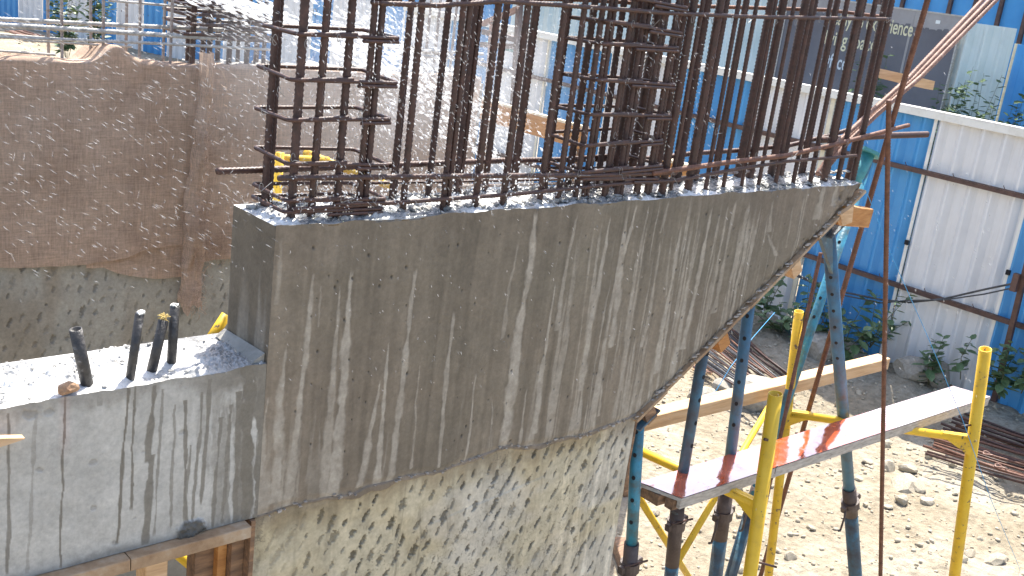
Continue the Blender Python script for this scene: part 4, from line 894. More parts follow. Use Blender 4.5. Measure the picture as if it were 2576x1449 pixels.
# cement-coated bars over the rear wall
def rbar(pts, wpx, label, mat='cembar', Yp=YR + .08):
    return hbar(pts, wpx, label, mat, Yp, 'horizontal_rebar', 'cement-coated bars over the rear wall')
lab = ['topmost', 'second from the top', 'third from the top', 'fourth from the top', 'fifth from the top', 'lowest but one', 'lowest']
for k, (pts, wp, yp) in enumerate([([(273, 1), (449, 16), (700, 34)], 6, .1), ([(-60, 45), (254, 61), (410, 68), (640, 78)], 10, .12), ([(-60, 60), (156, 72), (503, 94), (700, 103)], 11, .04), ([(-60, 82), (152, 98), (300, 104)], 6, .14), ([(-60, 91), (351, 107), (520, 116), (700, 126)], 7, .03), ([(57, 102), (250, 113), (330, 118)], 5, .1), ([(-60, 124), (60, 132), (140, 138)], 6, .05)]):
    rbar(pts, wp, '%s cement-coated horizontal bar over the burlap wall' % lab[k], 'cembar', YR + yp)
rx = [-90, -40, 124, 158, 230, 261, 318, 353, 411, 429]
for k, px in enumerate(rx):
    p = onY(px, 110, YR + (.05 if k % 2 else .14)); o = link('vertical_rebar', bar_mesh(.0064, .9, 'cemrust'), None, (p[0], p[1], 3.25)); o.rotation_euler = (0, random.uniform(-.02, .02), 0)
    setp(o, '%s cement-smeared vertical bar from the left above the burlap' % ORD[k], 'rebar', 'cement-smeared vertical bars of the rear wall')
rx2 = [475, 487, 512, 530, 552, 580, 602, 625, 648, 668]
for k, px in enumerate(rx2):
    p = onY(px, 60, YR + (.06 if k % 2 else .2)); o = link('vertical_rebar', bar_mesh(random.choice([.0096, .012]), .95, 'rust'), None, (p[0], p[1], 3.25)); o.rotation_euler = (0, random.uniform(-.02, .02), random.random())
    setp(o, '%s dark vertical bar from the left in the rear column cage behind the water jet' % ORD[k], 'rebar', 'dark bars of the rear column cage')
for k, y in enumerate((10, 35, 60, 85)):
    a = onY(462, y, YR + .03); b = onY(690, y + 14, YR + .03)
    stirrup(a[0], b[0], YR + .03, YR + .24, a[2], .007, '%s stirrup from the top of the rear column cage behind the water jet' % ORD[k], 'stirrups of the rear column cage')
for k, px in enumerate([1030, 1052, 1075, 1098, 1118, 1140, 1165]):
    p = onY(px, 100, YR + .14); o = link('vertical_rebar', bar_mesh(.0072, .95, 'cemrust'), None, (p[0], p[1], 3.25))
    setp(o, '%s thin far vertical bar of the rear wall, right of the left cage' % ORD[k], 'rebar', 'far thin bars of the rear wall')
for k, y in enumerate((128, 142)):
    hbar([(975, y - 8), (1080, y), (1215, y + 8)], 7, '%s far horizontal bar over the right end of the rear wall' % ('upper' if k == 0 else 'lower'), 'cembar', YR + .12, group='far horizontal bars of the rear wall')

# yellow scaffold seen between the two walls
bk = thing('scaffold_frame', (1.9, 3.3, 0), 'yellow tube scaffold frame glimpsed between the two walls', 'scaffold', 'yellow scaffold frames')
def ytube(parent, name, a, b, r=.0215, mat='yellow'):
    mb = MB(); mb.tube([a, b], r, 14); return mb.build(name, MT[mat], parent, True)
a = onY(704, 384, 3.4); ytube(bk, 'standard', (a[0], 3.4, 0), a, .016)
ytube(bk, 'ledger', onY(690, 402, 3.4) + (0, .045, 0), onY(842, 410, 3.4) + (0, .045, 0), .014)
ytube(bk, 'brace', onY(1010, 480, 3.4) + (0, .09, 0), onY(800, 398, 3.4) + (0, .09, 0), .016)
ytube(bk, 'brace', onY(570, 792, 3.2), onY(505, 890, 3.2), .018)
ytube(bk, 'brace', onY(420, 1372, 2.95), onY(500, 1440, 2.95), .016)

# ------------------------------------------------------------------ props under the flare
def holes(parent, a, b, r, side, n, first=.06, step=.10):
    d = (b - a) / np.linalg.norm(b - a); v = CAM - (a + b) / 2; v = v - d * (v @ d); v /= np.linalg.norm(v); s_ = np.cross(d, v)
    c_, s2 = math.cos(side), math.sin(side); nrm = v * c_ + s_ * s2; t1 = np.cross(d, nrm)
    mb = MB()
    for k in range(n):
        p = a + d * (first + step * k) + nrm * (r * .985); rr = .0078
        ring = [p + nrm * .0012 + (math.cos(t) * d * 1.25 + math.sin(t) * t1) * rr for t in np.arange(10) / 10 * 2 * math.pi]
        ring2 = [q - nrm * .006 for q in ring]
        mb = MB(); mb.add(ring + ring2, [list(range(10))] + [[i, 10 + i, 10 + (i + 1) % 10, (i + 1) % 10] for i in range(10)])
        mb.build('pin_hole', MT['hole'], parent)
PB = [.62, .32, .24, .15, .19]
def prop(label, top, joint, foot, Yt, Yj, Yf, win, wout, imat, omat='lower_tube', collar=.25, hook=True, hole=(0.5, 6), plate=None):
    t = onY(*top, Yt); j = onY(*joint, Yj); f = onY(*foot, Yf)
    d = (j - t) / np.linalg.norm(j - t); d2 = (f - j) / np.linalg.norm(f - j)
    d = d * .5 + d2 * .5; d /= np.linalg.norm(d)
    e = j + d2 * (j[2] / max(.05, -d2[2])) 
    ri = win * depth(j) / FPX / 2; ro = wout * depth(j) / FPX / 2
    T = thing('steel_prop', e, label, 'prop', 'adjustable steel props under the overhang')
    mb = MB(); mb.tube([t, j - (j - t) / np.linalg.norm(j - t) * -.05], ri, 18); inner = mb.build('inner_tube', MT[imat], T, True)
    jl = j + d2 * PB.pop(0); mb = MB(); mb.pipe(jl, j, ro, ri * 1.02, 20); mb.build('threaded_sleeve', MT['sleeve'], T, True)
    mb = MB(); mb.tube([e, jl], ro * .985, 20); outer = mb.build('outer_tube', MT[omat], T, True)
    if hole: holes(inner, t, j, ri, hole[0], hole[1])
    # threaded collar, nut ears and pin handle
    c0 = j + d2 * collar * .35; mb = MB()
    mb.tube([c0, c0 + d2 * .045], ro * 1.32, 16)
    sd = np.cross(d2, (0, 1, 0)); sd /= np.linalg.norm(sd)
    mb.beam(c0 + d2 * .02 - sd * ro * 1.9, c0 + d2 * .02 + sd * ro * 2.1, .026, .034, up=tuple(-d2), bev=.004)
    nut = mb.build('collar_nut', MT['sleeve'], T, False)
    if hook:
        mb = MB(); h0 = c0 + d2 * .02 - sd * ro * 1.7 + np.array([0, -.012, 0])
        mb.tube([h0, h0 + np.array([-.012, -.01, -.03]), h0 + np.array([-.026, -.012, -.10]), h0 + np.array([-.028, -.012, -.106]), h0 + np.array([-.05, -.014, -.10])], .0055, 8); mb.build('handle', MT['sleeve'], nut, True)
    else:
        mb = MB(); h0 = c0 + d2 * .0 + np.array([0, -ro, 0]); mb.tube([h0 - sd * ro * 2.2 + (0, 0, .02), h0 + sd * ro * 2.4 - (0, 0, .012)], .0045, 8); mb.build('pin', MT['rust'], nut, True)
    # head plate on the soffit
    if plate: 
        mb = MB(); mb.beam(t - d * .002 - np.array(plate) * .06, t - d * .002 + np.array(plate) * .06, .12, .008, up=tuple(-d)); mb.build('head_plate', MT['grey_tube'], T)
    mb = MB(); mb.box(e[0] - .07, e[0] + .07, e[1] - .07, e[1] + .07, -.01, .03); mb.build('base_plate', MT['outer'], T)
    return T
pl = (dS[0], 0, dS[2])
prop('bright blue steel prop hard against the right end of the wall', (1607, 1045), (1589, 1366), (1582, 1449), 2.44, 2.42, 2.42, 30, 38, 'blue_tube', hole=(.3, 5), hook=False, plate=pl)
prop('dull grey-blue steel prop behind the near end of the red plank', (1775, 850), (1706, 1262), (1688, 1449), 2.50, 2.46, 2.46, 28, 36, 'grey_tube', hole=(-.9, 5), hook=False, plate=pl)
prop('blue steel prop with a cast collar, second behind the red plank', (1893, 700), (1826, 1240), (1800, 1449), 2.52, 2.48, 2.48, 28, 37, 'steelblue', hole=(.1, 7), hook=True, plate=pl)
prop('slanted blue prop with a cup head standing above the wall tip', (2185, 400), (1905, 1225), (1838, 1449), 2.86, 2.66, 2.66, 25, 31, 'blue_tube', hole=(.2, 9), hook=True)
prop('blue-grey prop under the wall tip, leaning outward behind the red plank', (2083, 572), (2136, 1228), (2152, 1449), 2.50, 2.55, 2.52, 28, 35, 'steelblue', hole=(.2, 8), hook=True, plate=pl)
# cup head of the slanted prop
t = onY(2186, 400, 2.86); par = [o for o in C.objects if o.get('label', '').startswith('slanted blue prop')][0]
mb = MB(); q0 = onY(2184, 388, 2.86); mb.tube([onY(2142, 480, 2.86), q0], .033, 14); mb.build('head_sleeve', MT['teal'], par, True)
ax_ = (q0 - onY(2142, 480, 2.86)); ax_ /= np.linalg.norm(ax_); e1 = np.cross(ax_, FW); e1 /= np.linalg.norm(e1); e2 = np.cross(ax_, e1)
mb = MB(); ring = [(.062, -.03), (.03, -.062), (-.045, -.055), (-.062, -.01), (-.035, .055), (.045, .058)]
V = [q0 + e1 * a + e2 * b for a, b in ring] + [q0 + ax_ * .016 + e1 * a * 1.04 + e2 * b * 1.04 for a, b in ring]
mb.add(V, [list(range(6))[::-1], list(range(6, 12))] + [[k, (k + 1) % 6, 6 + (k + 1) % 6, 6 + k] for k in range(6)]); mb.build('head_plate', MT['teal'], par)
# flared gusset at the top of the tip prop
par = [o for o in C.objects if o.get('label', '').startswith('blue-grey prop under')][0]
a = onY(2083, 572, 2.47); b = onY(2062, 590, 2.47); c_ = onY(2092, 690, 2.47)
mb = MB(); mb.add([b, a + (.03, 0, .01), c_ + (.012, 0, 0), b + (0, .02, 0), a + (.03, .02, .01), c_ + (.012, .02, 0)], [[0, 2, 1], [3, 4, 5], [0, 1, 4, 3], [1, 2, 5, 4], [2, 0, 3, 5]]); mb.build('head_gusset', MT['grey_tube'], par)

# ------------------------------------------------------------------ yellow scaffold frames, plank, timber
ZP = 2.05
def stand(parent, name, p0, p1, Yp, wpx):
    a = onY(*p0, Yp); b = onY(*p1, Yp); d = (b - a) / np.linalg.norm(b - a); e = a + d * (a[2] / -d[2]); r_ = wpx * depth(a) / FPX / 2
    mb = MB(); mb.pipe(e, a, r_, r_ * .86, 22); mb.build(name, MT['yellow'], parent, True); return a, d, r_
f1 = thing('scaffold_frame', (3.45, 2.3, 0), 'near yellow scaffold frame carrying the left part of the red plank', 'scaffold', 'yellow scaffold frames')
s1, d1, r1 = stand(f1, 'standard', (1951, 990), (1886, 1449), 2.17, 37)
def at_z(a, d, z): return a + d * ((z - a[2]) / d[2])
q1 = at_z(s1, d1, ZP - .055)
p2 = onZ(1600, 1130, ZP - .075)
ytube(f1, 'ledger', q1 + (p2 - q1) * .05, p2 + (p2 - q1) * .35, .021)
g0 = q1 + (p2 - q1) * .04; u = (p2 - q1) / np.linalg.norm(p2 - q1)
def gusset(parent, p, u, L, h):
    n_ = np.cross(u, (0, 0, 1)); n_ /= np.linalg.norm(n_); t_ = .018
    V = []
    for s_ in (-t_, t_): V += [p + n_ * s_ + (0, 0, .02), p + u * L + n_ * s_ + (0, 0, .02), p + u * L + n_ * s_ - (0, 0, .0), p + n_ * s_ - (0, 0, h)]
    mb = MB(); mb.add(V, [[0, 1, 2, 3], [7, 6, 5, 4], [0, 4, 5, 1], [1, 5, 6, 2], [2, 6, 7, 3], [3, 7, 4, 0]]); mb.build('gusset', MT['yellow'], parent)
gusset(f1, q1, u, .13, .075)
mb = MB(); mb.beam(s1 + d1 * .20 + (-.05, -.01, .012), s1 + d1 * .20 + (.0, -.01, -.005), .008, .010); mb.build('locking_pin', MT['rail'], f1)
mb = MB(); m_ = at_z(s1, d1, 1.72); mb.tube([m_ + (-.0, -.0, .01), m_ + (.10, -.06, -.02)], .005, 7); mb.build('locking_pin', MT['rust'], f1, True)
f2 = thing('scaffold_frame', (5.0, 2.4, 0), 'far yellow scaffold frame at the right carrying the outer end of the red plank', 'scaffold', 'yellow scaffold frames')
s3, d3, r3 = stand(f2, 'standard', (2479, 878), (2401, 1449), 2.06, 31)
s2, d2_, r2 = stand(f2, 'standard', (2010, 783), (1933, 1449), 2.72, 24)
q3 = at_z(s3, d3, ZP - .06); q2 = at_z(s2, d2_, ZP - .06); u = (q2 - q3) / np.linalg.norm(q2 - q3)
ytube(f2, 'ledger', q3, q2, .021); gusset(f2, q3, u, .16, .085); gusset(f2, q2, -u, .12, .07)
mb = MB(); m_ = at_z(s3, d3, ZP + .03); mb.tube([m_ + (-.10, .02, 0), m_ + (.02, 0, -.005)], .005, 7); mb.build('locking_pin', MT['rust'], f2, True)
f3 = thing('cross_brace', (3.8, 2.9, 1), 'pair of crossed yellow brace tubes beneath the red plank', 'brace')
ytube(f3, 'brace_tube', onY(1935, 1022, 3.0), onY(1700, 1420, 2.7), .0165); ytube(f3, 'brace_tube', onY(1600, 1240, 2.66), onY(1750, 1480, 2.80), .0165)
# plank
pk = thing('plank', (4.4, 2.35, ZP), 'long wet red film-faced plywood plank on the yellow scaffold, mirroring the props', 'plank')
A1 = onZ(1715, 1253, ZP); A2 = onZ(1608, 1213, ZP); B1 = onZ(2492, 998, ZP); B2 = onZ(2398, 971, ZP)
def quadbox(P, z0, z1):
    mb = MB(); mb.hexa([np.array([p[0], p[1], z]) for z in (z0, z1) for p in P]); return mb
n, m = 120, 14
u = np.linspace(0, 1, n)[:, None, None]; v = np.linspace(0, 1, m)[None, :, None]
P = A1 * (1 - u) * (1 - v) + B1 * u * (1 - v) + A2 * (1 - u) * v + B2 * u * v
P = P + np.array([0, 0, 1.0]) * ((fbm(u[..., 0] * 14 + 0 * v[..., 0], v[..., 0] * 2, 181, 3) - .5) * .006 * np.minimum(1, 4 * v[..., 0] * (1 - v[..., 0]) + .3))[..., None]
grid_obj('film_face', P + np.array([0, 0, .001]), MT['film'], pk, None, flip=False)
quadbox([A1, B1, B2, A2], ZP - .018, ZP - .004).build('plywood_ply', MT['ply_edge'], pk)
quadbox([A1 + (.002, .003, 0), B1 + (-.002, .003, 0), B1 + (-.002, .02, 0), A1 + (.002, .02, 0)], ZP - .052, ZP - .019).build('edge_strip', MT['ply_edge'], pk)
for a, b, mt in ((A2, A2 * .45 + A1 * .55, 'timber_dark'), (A2 * .38 + A1 * .62, A1 * .86 + A2 * .14, 'timber_dark')):
    mb = MB(); c0 = (a + b) / 2; w_ = np.linalg.norm(b - a); d = (B1 - A1) / np.linalg.norm(B1 - A1)
    z = ZP - .043; mb.beam(np.array([c0[0], c0[1], z]) + d * .001, np.array([c0[0], c0[1], z]) + d * .16, w_ * .94, .046, bev=.002); mb.build('end_block', MT[mt], pk)
nl = thing('bent_nail', onZ(1709, 1228, ZP), 'bent nail sticking up near the left end of the red plank', 'nail'); p = np.array(nl.location)
p = onZ(1950, 1175, ZP); nl.location = Vector(onZ(1949, 1192, ZP)); p = np.array(nl.location); mb = MB(); mb.tube([p, p + (0, 0, .03), p + (.004, 0, .034)], .0015, 6); mb.build('shank', MT['rust'], nl); mb = MB(); mb.tube([p + (.0, 0, .033), p + (.006, 0, .036)], .003, 6); mb.build('nail_head', MT['rust'], nl)
# timber
tb = MB(); T0 = onZ(1608, 1069, 2.03); T1 = onZ(2232, 914, 2.03)
T1 = T0 + (T1 - T0); tb.beam(T0 + (0, .03, -.0), T1 + (0, .03, 0), .085, .07, bev=.003)
solo('timber_beam', tb, MT['timber'], 'pale sawn timber lying on the scaffold behind the props, above the red plank', 'timber', org=T0)
# small wood block on the ground at the bottom
a = onZ(1548, 1372, .5); b = onZ(1578, 1425, .42); mb = MB(); mb.beam(a, b, .05, .06, bev=.003)
a = onZ(1556, 1372, .03); b = onZ(1580, 1440, .03); mb = MB(); mb.beam(a + (0, 0, .02), b + (0, 0, .02), .10, .10, bev=.004); solo('wood_offcut', mb, MT['timber_dark'], 'orange wood offcut lying on the ground at the foot of the wall', 'offcut')
# blue strings
def string(pts, label, r=.0016):
    mb = MB(); mb.tube(pts, r, 5); solo('string', mb, MT['string'], label, 'string', org=pts[0])
string([onY(2168, 452, 2.42), onY(2246, 650, 2.3), onY(2330, 838, 2.2), onY(2420, 1052, 2.05), onY(2494, 1260, 1.95), onZ(2566, 1432, .02)], 'long blue string running from the wall tip down to the ground at the right')
string([onY(1949, 786, 2.9), onY(1893, 850, 2.7), onY(1837, 924, 2.62), onY(1800, 985, 2.6)], 'short blue string behind the second blue prop')

# ------------------------------------------------------------------ front fence
XF = 11.1; FH = 3.0
fence = thing('sheet_fence', (XF, 5, 0), 'long blue and white corrugated sheet fence around the site', 'fence')
bnd = [-2.2, -1.1, 0, 1.15, 2.25, 3.38, 4.47, 5.6, 6.85, 7.97, 9.2, 10.35, 11.64, 12.8, 14.0, 15.2]
def corr(W, Hh, pitch=.235, dep=.055):
    prof = [(0, 0)]; y = 0
    while y < W - .01:
        for a, b in ((.055, 0), (.110, dep), (.130, dep), (.185, 0)):
            if y + a < W: prof.append((y + a, b))
        y += pitch
    prof.append((W, 0)); 
    V = []; nz_ = 6
    for k in range(nz_ + 1):
        for (y, x) in prof: V.append((-x + .004 * math.sin(k * 2.1 + y * 3), y, Hh * k / nz_))
    n = len(prof); F = [[k * n + i, k * n + i + 1, (k + 1) * n + i + 1, (k + 1) * n + i] for k in range(nz_) for i in range(n - 1)]
    return V, F
CM = {}
def panel(parent, x, y0, y1, z0, z1, mat, name='panel'):
    key = (round(y1 - y0, 3), round(z1 - z0, 3), mat)
    if key not in CM:
        V, F = corr(y1 - y0 - .012, z1 - z0); mb = MB(); mb.add(V, F); CM[key] = mesh_from(name, mb.v, mb.f, MT[mat])
    o = link(name, CM[key], parent); o.location = Vector((x, y0 + .006, z0)) - parent.location
    return o
for k in range(len(bnd) - 1):
    panel(fence, XF + .05 + (.004 if k % 2 else 0), bnd[k], bnd[k + 1], .02, FH, 'white_sheet' if k % 2 == 0 else 'blue_sheet')
for k, y in enumerate(bnd):
    mb = MB(); mb.box(XF + .000, XF + .012, y - .012, y + (.045 if k in (8, 10) else .022), .02, FH - .01); mb.build('joint_strip', MT['cream' if k in (8, 10, 12) else 'white_paint'], fence)  # the cream at one wide joint stands in for a sunlit gap
mb = MB(); mb.box(XF - .035, XF + .09, bnd[0], bnd[-1], FH, FH + .012); mb.box(XF - .035, XF - .030, bnd[0], bnd[-1], FH - .075, FH - .001); mb.build('cap_channel', MT['white_paint'], fence)
for z in (2.38, 1.11):
    mb = MB(); mb.box(XF - .050, XF - .002, bnd[0], bnd[-1], z, z + .006); mb.box(XF - .052, XF - .047, bnd[0], bnd[-1], z - .045, z - .001); mb.build('rail', MT['rail'], fence)
    mb = MB(); y = 2.5
    while y < 13:
        mb.tube([(XF - .03, y, z + .006), (XF - .03, y + .02, z + .03), (XF - .0, y + .035, z + .035)], .004, 5); y += .55
    mb.build('hook_bolt', MT['rail'], fence)
mb = MB()
for y in (5.6, 4.46): mb.box(XF - .03, XF - .002, y - .02, y + .02, 1.55, 1.60)
mb.build('clip', MT['hole'], fence)
# leaning brown posts that stay the fence
for k, (p0, p1, lab) in enumerate((((2590, 640), (2529, 890), 'brown steel angle post with tied cables at the right edge, before the blue sheet'),)):
    a = onX(*p0, XF - .30); b = onX(*p1, XF - .12); d = b - a; e = b + d * ((b[2] - .05) / -d[2])
    ps = thing('fence_post', e, lab, 'post'); mb = MB(); mb.beam(e, a - d * .5, .05, .05, up=(1, 0, 0)); mb.build('angle_post', MT['rail'], ps)
    mb = MB(); q = onX(2555, 708, XF - .3); mb.box(q[0] - .03, q[0] + .03, q[1] - .03, q[1] + .03, q[2] - .10, q[2] + .08); mb.build('cable_bracket', MT['rail'], ps)
# cables slung along the fence
for k, off in enumerate((0, 9)):
    pts = [onX(x, y + off * t, XF - .16 - .02 * k) for x, y, t in ((1940, 672, .3), (1984, 683, .4), (2043, 707, .5), (2123, 735, .9), (2217, 754, .9), (2286, 761, -.6), (2373, 752, .3), (2477, 728, 1.3), (2554, 712, 1.2), (2620, 700, 1))]
    mb = MB(); mb.tube(pts, .011 if k == 0 else .008, 7); solo('cable', mb, MT['cable'], '%s black cable slung in a sag along the fence' % ('thicker' if k == 0 else 'thinner'), 'cable', 'cables along the fence', True, org=pts[0])
# far left stretch of fence
A = onZ(-60, 47, 0); B = onZ(560, 165, 0); A[2] = B[2] = 0
ff = thing('sheet_fence', (A + B) / 2, 'distant stretch of blue and white sheet fence beyond the burlap wall', 'fence')
dirf = (B - A); Lf = np.linalg.norm(dirf); dirf /= Lf; ang = math.atan2(dirf[1], dirf[0]); ff.rotation_euler = (0, 0, ang - math.pi / 2)
yy = -Lf / 2 - 2; k = 0
while yy < Lf / 2 + 7:
    W = 1.0 if k % 3 else .9
    V, F = corr(W - .01, 3.0); mb = MB(); mb.add(V, F); o = link('panel', mesh_from('panel', mb.v, mb.f, MT['blue_sheet' if k % 2 else 'white_sheet']), ff, (0, yy, -.3))
    mb = MB(); mb.box(-.05, -.04, yy - .03, yy + .03, -.3, 2.7); o = link('joint_strip', mesh_from('joint_strip', mb.v, mb.f, MT['cream']), ff)
    yy += W; k += 1
for z in (1.0, 2.3):
    mb = MB(); mb.box(-.11, -.055, -Lf / 2 - 2, Lf / 2 + 7, z, z + .05); link('rail', mesh_from('rail', mb.v, mb.f, MT['rail']), ff)

# ------------------------------------------------------------------ rear hoarding, billboard, blue shed
XH = 14.0
hoard = thing('rear_hoarding', (XH, 9, 0), 'taller pale green and blue corrugated hoarding behind the fence', 'hoarding')
hb_ = [3.1, 4.3, 5.35, 6.0, 6.45, 7.0]
panel(hoard, XH, 6.30, 7.02, 0, 3.93, 'mint_sheet'); panel(hoard, XH + .05, 5.88, 6.26, 0, 3.75, 'blue_sheet'); panel(hoard, XH, 4.7, 5.86, 0, 3.72, 'white_sheet'); panel(hoard, XH, 3.5, 4.69, 0, 3.72, 'white_sheet'); panel(hoard, XH, 2.3, 3.49, 0, 3.72, 'blue_sheet')
panel(hoard, XH, 9.0, 9.8, 0, 5.2, 'blue_sheet')
y = 9.82
for k in range(5): panel(hoard, XH, y, y + 1.18, 0, 5.2, 'mint_sheet'); y += 1.2
panel(hoard, XH + .3, 15.9, 17.3, 0, 5.2, 'blue_sheet'); panel(hoard, XH + .3, 17.32, 18.9, 0, 5.2, 'white_sheet'); panel(hoard, XH + .3, 18.92, 20.4, 0, 5.2, 'blue_sheet'); panel(hoard, XH + .3, 20.42, 22.4, 0, 5.2, 'white_sheet')
mb = MB(); mb.box(XH + .03, XH + .10, 7.03, 7.14, 0, 3.85); mb.build('brick_pier', MT['brick'], hoard)
mb = MB(); mb.box(XH + .055, XH + .085, 6.24, 6.315, 0, 3.75); mb.build('sunlit_gap_board', MT['sunlit_pale'], hoard)  # pale board: its colour stands in for sunlight in the gap
XBB = 13.9
bb = thing('billboard', (XBB, 8.2, 2.5), 'dark grey billboard with cream lettering behind the fence', 'billboard')
pb0 = onX(2420, 45, XBB); pb1 = onX(1985, 225, XBB)
yb0, yb1 = pb0[1], 9.0 + .66
zt_, zb_ = 3.98, 2.50
mb = MB(); mb.box(XBB, XBB + .04, yb0, yb1, zb_, zt_ - .21); face = mb.build('face', MT['board'], bb)
mb = MB(); mb.box(XBB, XBB + .04, yb0, yb1, zt_ - .209, zt_); mb.build('top_band', MT['board_top'], bb)
mb = MB()   # printed tree-top silhouette along the band
y = yb0 + .02
while y < yb1 - .1:
    w_ = random.uniform(.05, .13); h = random.uniform(.01, .05); mb.add([(XBB - .003, y, zt_ - .215), (XBB - .003, y + w_, zt_ - .215), (XBB - .003, y + w_ * .8, zt_ - .215 + h), (XBB - .003, y + w_ * .25, zt_ - .215 + h * 1.1)], [[0, 1, 2, 3]]); y += w_ * .9
mb.build('tree_print', MT['board'], bb)
mb = MB()
for (y0, y1, z0, z1) in ((yb0 - .02, yb0, zb_, zt_), (yb1, yb1 + .02, zb_, zt_), (yb0 - .02, yb1 + .02, zt_, zt_ + .02), (yb0 - .02, yb1 + .02, zb_ - .02, zb_)): mb.box(XBB - .01, XBB + .045, y0, y1, z0, z1)
mb.build('frame', MT['ply_edge'], bb)
pj = onX(2280, 120, XBB)[1]; mb = MB(); mb.box(XBB - .004, XBB - .001, pj - .02, pj + .012, zb_, zt_); mb.build('seam_strip', MT['board_top'], bb)
mb = MB(); q = onX(2360, 55, XBB); mb.box(XBB - .006, XBB - .002, q[1] - .03, q[1] + .03, q[2] - .025, q[2] + .02); mb.build('sticker', MT['white_paint'], bb)
def text(s, pl_, pr_, zh, mat, name):
    cu = bpy.data.curves.new(name, 'FONT'); cu.body = s; cu.size = 1.0; cu.offset = .012
    for k, ch in enumerate(s):
        cu.materials.append(MT[mat])
    for k in range(len(s)): cu.body_format[k].material_index = k
    o = bpy.data.objects.new(name, cu); C.objects.link(o); bpy.context.view_layer.update()
    me = bpy.data.meshes.new_from_object(o.evaluated_get(bpy.context.evaluated_depsgraph_get())); bpy.data.objects.remove(o)
    a = np.array([v.co[:] for v in me.vertices]); x0, x1 = a[:, 0].min(), a[:, 0].max()
    for k, ch in enumerate(s):
        fs = [list(p.vertices) for p in me.polygons if p.material_index == k]
        if not fs: continue
        mb = MB(); idx = sorted({i for f in fs for i in f}); mp = {v: i for i, v in enumerate(idx)}
        V = []
        for i in idx:
            p = pl_ + (pr_ - pl_) * ((a[i, 0] - x0) / (x1 - x0)); V.append((XBB - .005, p[1], p[2] + a[i, 1] * zh / .7))
        mb.add(V, [[mp[i] for i in f] for f in fs]); mb.build('letter', MT[mat], face)
def cz(x, y): return ((3150 + x / 3.45) / 1.59006, y / 3.45 / 1.59006)
def tl(xl, yl, xr_, yr): return onX(*cz(xl, yl), XBB), onX(*cz(xr_, yr), XBB)
a, b = tl(555, 318, 1715, 505); text('Ready to experience', a, b, .19, 'letter', 'lettering')
a, b = tl(505, 600, 1270, 722); text('living spaces', a, b, .19, 'letter', 'lettering')
a, b = tl(455, 905, 860, 985); text('Offices', a, b, .20, 'letter_w', 'lettering')
# blue shed wall behind
XS = 17.5
sh = thing('blue_shed', (XS, 8, 0), 'large blue clad shed wall with dark ribs beyond the billboard', 'shed')
mb = MB(); mb.box(XS, XS + .1, 0, 13.2, 0, 6.5); mb.build('cladding', MT['blue_sheet'], sh)
y = .2
while y < 13:
    mb = MB(); mb.box(XS - .06, XS - .001, y, y + .06, 0, 6.5); mb.build('rib', MT['rail'], sh); y += .42
# backdrop of sheds beyond the rest of the rear fence
sh2 = thing('grey_shed', (30, 30, 0), 'far pale corrugated shed closing the view behind the fences', 'shed')
V, F = corr(46, 7.0, .5, .06); mb = MB(); mb.add(V, F); o = link('cladding', mesh_from('cladding', mb.v, mb.f, MT['mint_sheet']), sh2, (0, -15, 0)); sh2.location = (26, 32, 0)

# shuttering board and timber between wall and fence
sb = thing('shuttering_trestle', (7.0, 7.5, 0), 'orange shuttering board set on edge on posts between the wall and the fence', 'board')
a = onX(1190, 243, 7.0); b = onX(1472, 326, 7.0); z1 = (a[2] + b[2]) / 2
mb = MB(); mb.box(7.0, 7.045, b[1], a[1], z1 - .19, z1 - .004); mb.build('board', MT['orange'], sb)
mb = MB(); mb.box(6.997, 7.048, b[1], a[1], z1 - .003, z1 + .018); mb.build('top_edge', MT['sunlit_pale'], sb)  # top edge paler than the board: sunlight put into its colour
for px in (1225, 1462):
    q = onX(px, 300, 7.06); mb = MB(); mb.box(7.05, 7.12, q[1] - .03, q[1] + .03, -.05, z1 - .03); mb.build('post', MT['timber_dark'], sb)
a = onX(1640, 396, 6.2); b = onX(1745, 425, 6.2)
mb = MB(); mb.box(6.2, 6.26, b[1], a[1], a[2] - .13, a[2]); s2_ = thing('stacked_timber', (6.23, (a[1] + b[1]) / 2, 0), 'short orange board on a post seen low behind the middle cage', 'board'); mb.build('board', MT['orange'], s2_)
mb = MB(); mb.box(6.262, 6.33, (a[1] + b[1]) / 2 - .04, (a[1] + b[1]) / 2 + .04, -.05, a[2] - .01); mb.build('post', MT['timber_dark'], s2_)
mb = MB(); mb.box(6.19, 6.27, b[1], a[1], a[2] + .001, a[2] + .02); mb.build('top_edge', MT['sunlit_pale'], s2_)  # sun on the top edge is painted in as a pale colour
# brown steelwork glimpsed left of the board, beyond the bars
st = thing('steel_trestle', (8.5, 10, 0), 'brown steel angle trestle beyond the bars, left of the orange board', 'trestle')
for p0, p1 in (((1216, 80), (1300, 100)), ((1212, 112), (1305, 118)), ((1215, 60), (1310, 20)), ((1308, 0), (1288, 330)), ((1240, 60), (1222, 330))):
    a = onX(*p0, 8.5); b = onX(*p1, 8.5); mb = MB(); mb.beam(a, b, .06, .06, up=(1, .01, .02)); mb.build('angle_bar', MT['rail' if p0[1] != 60 else 'rust3'], st)
mb = MB(); a = onX(1220, 104, 8.7); b = onX(1292, 132, 8.7); mb.box(8.7, 8.74, b[1], a[1], b[2], a[2]); mb.build('dark_sheet', MT['teal'], st)
for p0 in (1303, 1228):
    q = onX(p0, 200, 8.56); mb = MB(); mb.box(8.54, 8.60, q[1] - .03, q[1] + .03, -.05, 2.9); mb.build('leg', MT['rail'], st)
